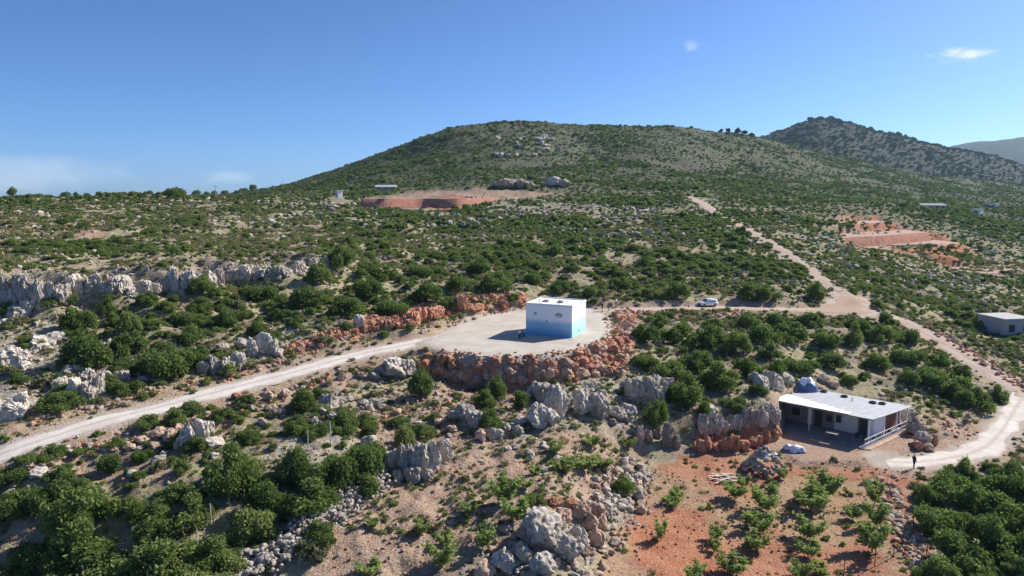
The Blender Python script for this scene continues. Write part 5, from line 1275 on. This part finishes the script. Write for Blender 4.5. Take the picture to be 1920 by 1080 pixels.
# ------------------------------------------------------------------ shed with sheet roof
ZF = TERR_Z
LT = at_z(1441, 748, ZF+3.35); FR = at_z(1650, 784, ZF+3.25); BL = at_z(1530, 727, ZF+2.95); BR = at_z(1706, 762, ZF+2.9)
O_ = LT.copy(); E1 = ((FR-LT)+(BR-BL))/2; E2 = ((BL-LT)+(BR-FR))/2
def hp(s, t, z): q = O_+E1*s+E2*t; return Vector((q.x, q.y, ZF+z))
L1 = math.hypot(E1.x, E1.y); L2 = math.hypot(E2.x, E2.y); ra = math.atan2(E1.y, E1.x)
shed = empty('shed', (hp(.5, .5, 0)), 0); tag(shed, 'low white-walled shed with grey and white sheet roof and shaded veranda', 'shed')
base = shed.location.copy()
def quadbox(name, s0, s1, t0, t1, z0, z1, mat, parent=None, zfun=None, bevel=0):
    """block over a patch of the floor plan"""
    pts = [hp(s0, t0, 0), hp(s1, t0, 0), hp(s1, t1, 0), hp(s0, t1, 0)]
    lo = [z0+ZF]*4 if not callable(z0) else [ZF+z0(s, t) for s, t in ((s0, t0), (s1, t0), (s1, t1), (s0, t1))]
    hi = [z1+ZF]*4 if not callable(z1) else [ZF+z1(s, t) for s, t in ((s0, t0), (s1, t0), (s1, t1), (s0, t1))]
    par = parent or shed; pl = base if par is shed else base
    mb = MB().prism([(q.x-pl.x, q.y-pl.y) for q in pts], [q-pl.z for q in lo], [q-pl.z for q in hi])
    return mb.build(name, mat, par, bevel=bevel)
rz_ = lambda s, t: 3.32-.06*s-.38*t            # roof height over the plan
quadbox('floor_slab', -.0, 1.02, -.22, 1.0, -.25, .18, M['floor'])  # concrete coloured darker to deepen the veranda shade
T0 = .26                                        # front wall sits behind the veranda
for a, b, mt in ((.06, .30, 'dark_board'), (.30, .345, 'pale_wall'), (.345, .56, 'dark_board'), (.56, .78, 'pale_wall'), (.78, .88, 'slate_roof'), (.88, .93, 'white')):  # dark panels stand in for the shaded recess under the roof
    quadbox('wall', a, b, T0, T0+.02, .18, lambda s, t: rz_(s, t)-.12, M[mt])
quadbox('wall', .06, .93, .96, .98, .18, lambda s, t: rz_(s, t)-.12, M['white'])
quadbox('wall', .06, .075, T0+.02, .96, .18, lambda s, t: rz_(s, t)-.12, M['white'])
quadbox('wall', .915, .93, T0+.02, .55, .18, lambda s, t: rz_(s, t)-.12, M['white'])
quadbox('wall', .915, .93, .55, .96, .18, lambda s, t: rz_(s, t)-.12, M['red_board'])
nsh = 11
for i in range(nsh):                            # roof sheets, each lapping the next
    s0, s1 = -.01+i*1.02/nsh, -.01+(i+1)*1.02/nsh
    dz = .02*(i % 2)
    quadbox('roof_sheet', s0, s1+.004, .16, 1.03, lambda s, t: rz_(s, t)+dz-.03, lambda s, t: rz_(s, t)+dz+.03, M['roof_grey'])
    for q in (.33, .66):
        ss = s0+(s1-s0)*q
        quadbox('roof_rib', ss-.003, ss+.003, .16, 1.03, lambda s, t: rz_(s, t)+dz+.03, lambda s, t: rz_(s, t)+dz+.055, M['roof_grey'])
for i in range(8):                              # white front sheets, tapering off to the right
    s0, s1 = -.012+i*.80/8, -.012+(i+1)*.80/8
    w = .36*(1-i/9.0)+.04
    quadbox('awning_sheet', s0, s1+.003, -.02, w, lambda s, t: rz_(s, t)+.075+.012*(i % 2), lambda s, t: rz_(s, t)+.11+.012*(i % 2), M['roof_white'])
quadbox('awning_sheet', .785, 1.01, -.02, .17, lambda s, t: rz_(s, t)+.0, lambda s, t: rz_(s, t)+.04, M['roof_grey'])
quadbox('fascia_beam', 0, 1.0, .005, .022, lambda s, t: rz_(s, t)-.16, lambda s, t: rz_(s, t)-.035, M['wood'])
for s in (.03, .42, .97):
    quadbox('post', s-.006, s+.006, .005, .02, .18, lambda a, b: rz_(a, b)-.16, M['pale_wood'] if s < .7 else M['white'])
for t in (.35, .68, .97): quadbox('post', .985, .995, t-.006, t+.006, .18, lambda a, b: rz_(a, b)-.05, M['white'])
def opening(name, s0, s1, z0, z1, frame=True, mat='dark_opening'):
    d = quadbox(name, s0, s1, T0-.006, T0-.001, z0, z1, M[mat])
    if frame:
        for a, b, c, e in ((s0-.006, s0, z0, z1+.07), (s1, s1+.006, z0, z1+.07), (s0, s1, z1, z1+.07)): quadbox('frame', a, b, T0-.009, T0-.001, c, e, M['wood'], d).matrix_parent_inverse.identity()
    return d
# children of an opening share the shed's origin
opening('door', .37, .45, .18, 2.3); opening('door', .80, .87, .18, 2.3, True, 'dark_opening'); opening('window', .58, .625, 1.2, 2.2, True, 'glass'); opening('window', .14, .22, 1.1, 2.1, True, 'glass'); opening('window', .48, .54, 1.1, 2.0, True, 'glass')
# veranda things and railing on the right side
rail = empty('railing', hp(1.0, .5, .18)); tag(rail, 'white railing along the right side of the shed terrace', 'railing')
for t in np.linspace(-.16, .92, 9):
    a = hp(1.005, t, .15)-rail.location; b = hp(1.005, t, 1.10)-rail.location; MB().tube(a, b, .035).build('baluster', M['white'], rail)
for z in (.55, 1.10): MB().tube(hp(1.005, -.18, z)-rail.location, hp(1.005, .94, z)-rail.location, .035).build('rail', M['white'], rail)
MB().prism([tuple((hp(s, t, 0)-rail.location)[:2]) for s, t in ((1.0, -.24), (1.07, -.2), (1.07, 1.0), (1.0, 1.0))], -.55, -.06).build('plinth', M['tan_rock'], rail)
def box_thing(name, label, cat, u, v, z, size, mat, rz=0):
    p = at_z(u, v, z); o = MB().box((0, 0, size[2]/2), size).build(name, mat, None, p, bevel=.03); o.rotation_euler = (0, 0, rz); tag(o, label, cat); return o
def table(u, v, z):
    p = at_z(u, v, z); t = empty('table', p, ra); tag(t, 'pale table standing in the shade of the shed veranda', 'table')
    MB().box((0, 0, .74), (1.5, .8, .05)).build('tabletop', M['pale_wood'], t)
    for x in (-.68, .68):
        for y in (-.33, .33): MB().box((x, y, .36), (.06, .06, .72)).build('leg', M['wood'], t)
table(1560, 822, ZF+.19)
def chair(u, v, z, rz, lab):
    p = at_z(u, v, z); t = empty('chair', p, rz); tag(t, lab, 'chair', None)
    MB().box((0, 0, .45), (.46, .46, .05)).build('seat', M['cloth_dark'], t); MB().box((0, .22, .72), (.46, .04, .5)).build('backrest', M['cloth_dark'], t)
    for x in (-.2, .2):
        for y in (-.2, .2): MB().box((x, y, .22), (.04, .04, .44)).build('leg', M['steel'], t)
chair(1606, 826, ZF+.19, ra, 'dark chair beside the table on the shed veranda')
chair(1622, 830, ZF+.19, ra+1.2, 'dark chair at the open end of the shed veranda')
box_thing('water_barrel', 'blue-grey storage chest against the shed wall by the right door', 'chest', 1600, 806, ZF+.19, (.9, .6, 1.0), M['tarp_blue'], ra)
# tyres weighing down the roof
def tyre(s, t, lab):
    o = lathe(MB(), (0, 0, 0), [(r*1.35, h*1.1) for r, h in TYRE], 20).build('tyre', M['rubber'], None, hp(s, t, rz_(s, t)+.17), smooth=True); tag(o, lab, 'tyre')
tyre(.18, .93, 'black tyre at the back corner of the grey shed roof'); tyre(.42, .86, 'black tyre near the middle of the shed roof back edge')
tyre(.72, .80, 'black tyre in the pair on the shed roof, nearer the roof middle'); tyre(.795, .84, 'black tyre in the pair on the shed roof, nearer the railing side')
MB().tube((0, 0, 0), (0, 0, .5), .06).build('vent_pipe', M['steel'], shed, hp(.55, .72, rz_(.55, .72))-base)
# tarpaulin over a stack behind the shed
def drape(label, u, v, z, size, rz, seed, white):
    p = at_z(u, v, z) if z is not None else ground_at(u, v)
    n = 30; V = []; F = []; mi = []
    for i in range(n):
        for j in range(n+1):
            a = i/n*2*math.pi; k = j/n
            rr = k**.6*(1+.22*mnoise.noise(Vector((math.cos(a)*1.6+seed, math.sin(a)*1.6, 0))))
            bx = math.cos(a)*size[0]/2*rr; by = math.sin(a)*size[1]/2*rr
            w = mnoise.fractal(Vector((bx*.9+seed, by*.9, 0)), .9, 2, 5); fold = abs(math.sin(a*5+w*3))*.12*k
            zz = size[2]*((1-k**2.6)*(.85+.30*w)+.05*(1-k))-fold*size[2]
            V.append((bx, by, max(-.15, zz)))
    for i in range(n):
        for j in range(n):
            F.append((i*(n+1)+j, ((i+1) % n)*(n+1)+j, ((i+1) % n)*(n+1)+j+1, i*(n+1)+j+1))
            mi.append(0 if j/n < white+.25*mnoise.noise(Vector((i*.35, j*.2, seed))) else 1)
    o = MB().add(V, F).build('tarpaulin', M['tarp_white'], None, p, smooth=True); o.data.materials.append(M['tarp_blue'])
    o.data.polygons.foreach_set('material_index', mi); o.rotation_euler = (0, 0, rz); tag(o, label, 'tarpaulin'); return o
drape('blue tarpaulin with white top covering a stack behind the shed', 1510, 738, None, (4.2, 3.4, 2.3), ra, 3, .50)
drape('crumpled blue and white tarpaulin at the left end of the shed veranda', 1488, 846, ZF, (2.6, 1.6, .85), ra+.4, 8, .85)
# rubble heap, plank pile
ps = []
for i in range(150):
    a = rw.uniform(0, 6.28); d = rw.random()**.6; ps.append((d*math.cos(a)*2.5, d*math.sin(a)*1.9, (1-d)*2.9))
pr = at_z(1442, 886, ZF); pr.z = float(gz(pr.x, pr.y+1.4)); root = empty('stone_heap', (pr.x, pr.y+1.4, pr.z)); tag(root, 'heap of grey building stones and scraps on the red soil before the shed', 'stone heap')
for (a, b, c) in ps:
    w = rw.uniform(.45, .85); put_rock(root, rw.choice(STONE[rw.choice(['lime', 'lime', 'lime_pale'])]), root.location.x+a, root.location.y+b, pr.z+c*.95-.05, w, w*.8, w*.65, tilt=.5, sink=.1, name='stone')
for i in range(9):
    a = rw.uniform(0, 6.28); q = MB().box((0, 0, 0), (rw.uniform(.5, 1.1), rw.uniform(.3, .7), .02)).build('plastic_scrap', M['tarp_white'], root, (math.cos(a)*rw.uniform(.2, 1.6), math.sin(a)*rw.uniform(.2, 1.2)-.2, rw.uniform(1.2, 2.1)))
    q.rotation_euler = (rw.uniform(-.6, .6), rw.uniform(-.6, .6), a)
pr = ground_at(1365, 898); root = empty('plank_pile', pr); tag(root, 'scattered pile of pale planks on the red soil', 'plank pile')
for i in range(16):
    x, y = rw.uniform(-1.5, 1.5), rw.uniform(-.6, .8); q = MB().box((0, 0, 0), (rw.uniform(1.4, 2.8), rw.uniform(.12, .22), .05)).build('plank', M['pale_wood'], root, (x, y, float(gz(pr.x+x, pr.y+y))-pr.z+.08+.05*(i % 4)))
    q.rotation_euler = (rw.uniform(-.05, .05), rw.uniform(-.08, .08), rw.uniform(-.5, .7))
for (u, v, lab) in ((1618, 909, 'pinkish cut stone block lying alone on the field soil'),):
    p = ground_at(u, v); o = put_rock(None, STONE['tan_rock'][1], p.x, p.y, p.z, .8, .5, .4, name='stone_block'); tag(o, lab, 'stone')

# ------------------------------------------------------------------ young trees in the field
def sapling_mesh(seed, n=640):
    r = np.random.default_rng(seed); V = []; F = []
    nb = 9
    for i in range(n):
        b = r.integers(0, nb); rr = np.random.default_rng(seed*50+int(b)); a = rr.uniform(0, 6.28); up = rr.uniform(.9, 1.6); t = r.uniform(.25, 1.0)
        p = np.array([math.cos(a)*t*.55, math.sin(a)*t*.55, .12+t*up*.78])+r.normal(0, .085, 3)
        d = r.normal(size=3); d[2] = abs(d[2])*.6; d /= np.linalg.norm(d); q = np.cross(d, r.normal(size=3)); q /= np.linalg.norm(q); s = r.uniform(.06, .12); o = len(V)
        s *= 1.25; V += [p-d*s, p-q*s*.45, p+d*s, p+q*s*.45]; F.append((o, o+1, o+2, o+3))
    me = bpy.data.meshes.new('crown'); me.from_pydata([tuple(v) for v in V], [], F); me.update(); me.materials.append(M['leaf_sapling']); return me
M['leaf_sapling'] = mat_leaf('leaf_sapling', (.28, .37, .11), (.36, .43, .15), (.43, .47, .19), .5)
SAP = [sapling_mesh(s) for s in (3, 4, 5)]
def trunk_mesh(seed):
    r = random.Random(seed); mb = MB().tube((0, 0, -.15), (0, 0, .42), .03, .024)
    for i in range(7):
        a = r.uniform(0, 6.28); mb.tube((0, 0, .36), (math.cos(a)*.34, math.sin(a)*.34, r.uniform(.8, 1.15)), .016, .006, 5)
    return mb.mesh('trunk', M['bark'])
TRK = [trunk_mesh(i) for i in (1, 2)]
YT = [(1545,935,56,64),(1520,958,60,60),(1500,940,30,34),(1440,960,56,62),(1425,1000,52,54),(1405,985,26,30),(1520,1010,50,54),(1515,1045,40,44),(1640,945,40,56),(1642,985,44,60),(1635,1035,56,76),(1380,935,40,40),(1395,915,26,30),(1340,1015,30,40),(1338,1035,24,30),(1240,1015,24,52),(1420,1032,44,44),(1370,1078,54,44),(1312,1070,24,24),(1560,915,26,34),(1470,900,18,26),(1270,935,30,26),(1260,950,34,24),(1540,1080,40,30),(1500,1085,40,40),(1302,1090,34,36),(1600,975,30,30)]
YT2 = [(945,945,54,70),(962,975,52,56),(1040,850,30,26),(1110,838,30,26),(1095,880,46,36),(1130,880,40,34),(830,1060,56,64),(835,1020,30,30),(905,1030,44,56),(792,1000,30,34),(690,1080,46,40),(1055,885,40,26),(1180,838,26,24),(700,990,26,26),(880,965,30,30),(1000,890,26,22),(985,915,30,26)]
for lst, lab, grp in ((YT, 'young light green fruit tree planted in a row on the red field', 'young trees of the red field'), (YT2, 'small feathery light green sapling on the stony terrace beside the red field', 'saplings of the stony terrace')):
    x, y, z, s = on_ground([(q[0], q[1]) for q in lst])
    for i, (q, a, b, c, m) in enumerate(zip(lst, x, y, z, s)):
        e = empty('young_tree', (a, b, float(gz(a, b))-.03), r_.uniform(0, 6.28)); tag(e, lab, 'tree', grp); k = q[3]*m/1.4*.82; w = q[2]*m/1.25*1.1
        hh = q[3]*m; e['label'] = '%s light green %s by %s' % ('knee-high' if hh < 1.3 else ('small' if hh < 2.0 else ('man-high' if hh < 2.8 else 'tall')), 'young fruit tree' if lst is YT else 'feathery sapling', near_name(a, b))
        f = link('crown', SAP[i % 3], e); f.scale = (w, w, k); t = link('trunk', TRK[i % 2], e); t.scale = (w, w, k)

# ------------------------------------------------------------------ stakes and fence posts
def stakes(lst, mat, rad, lab, grp, name):
    x, y, z, s = on_ground([(q[0], q[1]) for q in lst])
    for q, a, b, c, m in zip(lst, x, y, z, s):
        h = q[2]*m; mb = MB().tube((0, 0, -.3), (rw.uniform(-.05, .05), rw.uniform(-.05, .05), h), rad, rad*.8, 7)
        o = mb.build(name, M[mat], None, (a, b, float(gz(a, b)))); tag(o, lab, 'post', grp)
stakes([(621,838,48),(578,846,40),(531,880,40),(466,914,40),(430,944,40),(396,982,40),(372,1040,50)], 'post_pale', .055, 'slim pale fence stake in the line through the shrub thicket', 'stakes through the thicket', 'fence_stake')
stakes([(1710,1003,42),(1692,1030,40),(1675,1044,36),(1640,1062,38),(1612,1066,30),(1582,1080,34),(1726,962,36),(1736,1050,40),(1718,925,30)], 'bark', .045, 'thin dark fence post in the stony edge of the field', 'posts along the field edge', 'fence_post')
stakes([(1388,686,26),(1362,676,22),(1445,690,26)], 'bark', .05, 'thin dark pole among the shrubs above the shed', 'poles above the shed', 'pole')
# ------------------------------------------------------------------ far things
def house(name, label, cat, u, v, wpx, hpx, depth, wall, roof, rz=0.0, windows=3, flat=True, dy=0):
    x, y, z, s = on_ground([(u, v)]); w = wpx*s[0]; h = hpx*s[0]; y = y[0]+depth*.5; x = x[0]
    zz = float(gz(x, y-depth*.4))-.3
    root = empty(name, (x, y, zz), rz); tag(root, label, cat)
    MB().box((0, 0, h/2), (w, depth, h)).build('wall', wall, root)
    if flat: MB().box((0, 0, h+.12), (w+.5, depth+.5, .24)).build('roof', roof, root)
    else: MB().add([(-w/2-.4, -depth/2-.4, h), (w/2+.4, -depth/2-.4, h), (w/2+.4, depth/2+.4, h), (-w/2-.4, depth/2+.4, h), (-w/2, 0, h+h*.55), (w/2, 0, h+h*.55)], [(0, 1, 5, 4), (2, 3, 4, 5), (1, 2, 5), (3, 0, 4), (3, 2, 1, 0)]).build('roof', roof, root)
    for i in range(windows):
        wx2 = -w/2+w*(i+.5)/windows; MB().box((wx2, -depth/2-.02, h*.55), (w/windows*.4, .06, h*.38)).build('window', M['glass'], root)
    return root
house('hut', 'small white box-like hut on the skyline left of the red levelled ground', 'hut', 635, 371, 10, 14, 2.4, M['white'], M['white'], -.9, 1)
house('house', 'low grey-roofed house among trees above the red levelled ground', 'house', 722, 357, 38, 7, 6, M['hut_wall'], M['hut_wall'], .1, 3, False)
house('building', 'dark slate-roofed building in the far valley scrub', 'building', 1752, 392, 44, 7, 8, M['hut_wall'], M['slate_roof'], -.1, 4, False)
house('building', 'small plain white cube building in the far valley', 'building', 1838, 402, 12, 10, 5, M['white'], M['white'], -.95, 1)
house('building', 'white building above the small cube in the far valley', 'building', 1866, 390, 16, 8, 6, M['white'], M['white'], -.95, 2)
house('building', 'grey flat-roofed building with pale roof edge on the right slope', 'building', 1905, 632, 62, 36, 7, M['hut_wall'], M['concrete'], .15, 2)
def pole(u, v, h, lab):
    p = ground_at(u, v); o = empty('power_pole', p); tag(o, lab, 'pole')
    MB().tube((0, 0, -.5), (0, 0, h), .16, .11).build('pole', M['concrete'], o); MB().box((0, 0, h-.5), (1.8, .12, .12)).build('cross_arm', M['steel'], o)
pole(405, 373, 5.5, 'slim power pole on the skyline among the plateau trees'); pole(531, 352, 9.5, 'slim power pole at the foot of the hill skyline'); pole(1110, 338, 14, 'tall grey power pole on the lower hill face')
def far_tree(name, u, v, w, h, lab, cat, grp, kind, dist=None):
    p = ground_at(u, v) if dist is None else None
    if dist is not None:
        a = (u-960)/FPX; y = dist; x = a*y*1.0; p = Vector((x, y, float(gz(x, y))))
    m = p.y/FPX; e = empty(name, p, rw.uniform(0, 6)); tag(e, lab, cat, grp)
    k = h*m; MB().tube((0, 0, -.6), (0, 0, k*.6), k*.035, k*.02, 6).build('trunk', M['bark'], e)
    f = link('crown', PINE[rw.randrange(3)] if kind == 'pine' else SHRUB_MD[rw.choice([0, 2])], e, (0, 0, k*(.12 if kind == 'pine' else .1))); f.scale = (w*m/2*1.25, w*m/2, k*(.66 if kind == 'pine' else .7))
PINE = [foliage_mesh('crown', 950+i, M['leaf_pine'], 420, .16, 9, True, .6, 1.0) for i in range(3)]
far_tree('tree', 25, 371, 20, 22, 'lone round-crowned tree standing clear on the plateau skyline', 'tree', None, 'broad')
for u in list(range(60, 480, 22)):
    uu2 = u+rw.uniform(-8, 8); far_tree('tree', uu2, 0, rw.uniform(12, 24), rw.uniform(8, 14), 'dark tree in the distant tree line beyond the plateau', 'tree', 'trees of the far plateau line', 'broad', 735+rw.uniform(-25, 10))
far_tree('tree', 330, 372, 44, 22, 'broad dark green tree on the plateau edge, larger than its neighbours', 'tree', None, 'broad')
for u, w, h in ((1344,10,9),(1356,9,14),(1374,12,13),(1386,13,11),(1400,10,8)): far_tree('pine_tree', u, 0, w, h, 'dark pine on the shoulder of the near hill skyline', 'pine', 'pines on the near hill shoulder', 'pine', 790)
for u, w, h in ((1508,22,16),(1524,18,12),(1542,22,12),(1560,20,12),(1578,18,12),(1598,18,10),(1616,18,12),(1634,18,10),(1656,20,14),(1668,18,18),(1682,20,18),(1694,20,16),(1718,16,10),(1738,14,8),(1478,16,8),(1455,14,8)): far_tree('pine_tree', u, 0, w*.8, h*.75, 'dark pine along the crest of the blue-shaded hill behind', 'pine', 'pines on the farther hill crest', 'pine', 1495)

# ------------------------------------------------------------------ red building plots cut into the right slope
def plot(uv_front, uv_back, riser, label, seed, lvl=None):
    """levelled plot: a flat tread with a raw red face in front"""
    if lvl is None:
        x, y, z, s = on_ground(uv_front); zt = float(np.mean(z))+riser*.9
    else: x, y, zt = lvl[2][:, 0], lvl[2][:, 1], lvl[1]
    n = 26; t = np.linspace(0, 1, n)
    X = np.interp(t, np.linspace(0, 1, len(x)), x); Y = np.interp(t, np.linspace(0, 1, len(x)), y)
    dep = uv_back; root = empty('earth_plot', (float(X.mean()), float(Y.mean()), zt)); tag(root, label, kind='structure')
    c = np.array([X.mean(), Y.mean(), zt])
    V = []; F = []
    for k, (oy, oz) in enumerate(((-.4*riser, -riser*1.7), (.3*riser, -riser*.75), (.65*riser, -riser*.25), (.95*riser, 0))):
        w = (fbm(X/3+k*7, Y/3, 3, seed)-.5)
        V.append(np.stack([X+w*2.0, Y+oy+w*2.6, np.full(n, zt+oz)+w*.8*(k < 3)], 1))
    V = np.stack(V, 0); ii = np.arange(4*n).reshape(4, n)
    me = mesh_np('cut_face', V.reshape(-1, 3)-c, np.stack([ii[:-1, :-1], ii[:-1, 1:], ii[1:, 1:], ii[1:, :-1]], -1).reshape(-1, 4), M['red_soil']); link('cut_face', me, root)
    top = V[-1]; back = top+np.array([0, dep, .15]); W = np.concatenate([top, back]); ii = np.arange(2*n).reshape(2, n)
    me = mesh_np('tread', W-c, np.stack([ii[0, :-1], ii[0, 1:], ii[1, 1:], ii[1, :-1]], -1), M['plot_soil']); link('tread', me, root)
def soil(name, a, b):
    k = N(name); P = k.obj(); n = k.noise(P, .5, 6, .7); n2 = k.noise(P, 3, 4, .7)
    return k.principled(k.mix(k.ramp(k.math('ADD', k.math('MULTIPLY', n, .6), k.math('MULTIPLY', n2, .4)), .38, .62), a, b), .95, n2, .8, .4, spec=.1)
M['red_soil'] = soil('red_soil', (.33, .14, .09), (.47, .25, .175)); M['plot_soil'] = soil('plot_soil', (.42, .27, .205), (.52, .385, .31))
for (uvf, dep, ris, lb_, sd_), lv_ in zip(PLOT_SPEC, PLOT_LVL): plot(uvf, dep, ris, lb_, sd_, lv_)
plot([(674,388),(720,390),(790,391),(860,388),(935,377)], 15, 3.4, 'bright red levelled bench high on the slope below the cave-like boulder', 9)

# ------------------------------------------------------------------ air
hz_m = bpy.data.materials.new('haze'); hz_m.use_nodes = True; nt = hz_m.node_tree; nt.nodes.clear()
ho = nt.nodes.new('ShaderNodeOutputMaterial'); pv = nt.nodes.new('ShaderNodeVolumePrincipled')
pv.inputs['Color'].default_value = (.48, .74, 1.0, 1); pv.inputs['Density'].default_value = 0.00006; pv.inputs['Anisotropy'].default_value = .3
nt.links.new(pv.outputs[0], ho.inputs['Volume'])
zmin = float(TZ.min())-1.5; zmax = float(TZ.max())+25
tag(MB().box((0, 3300, (zmin+zmax)/2), (12000, 7000, zmax-zmin)).build('haze', hz_m), 'thin bluish haze filling the air', kind='stuff')
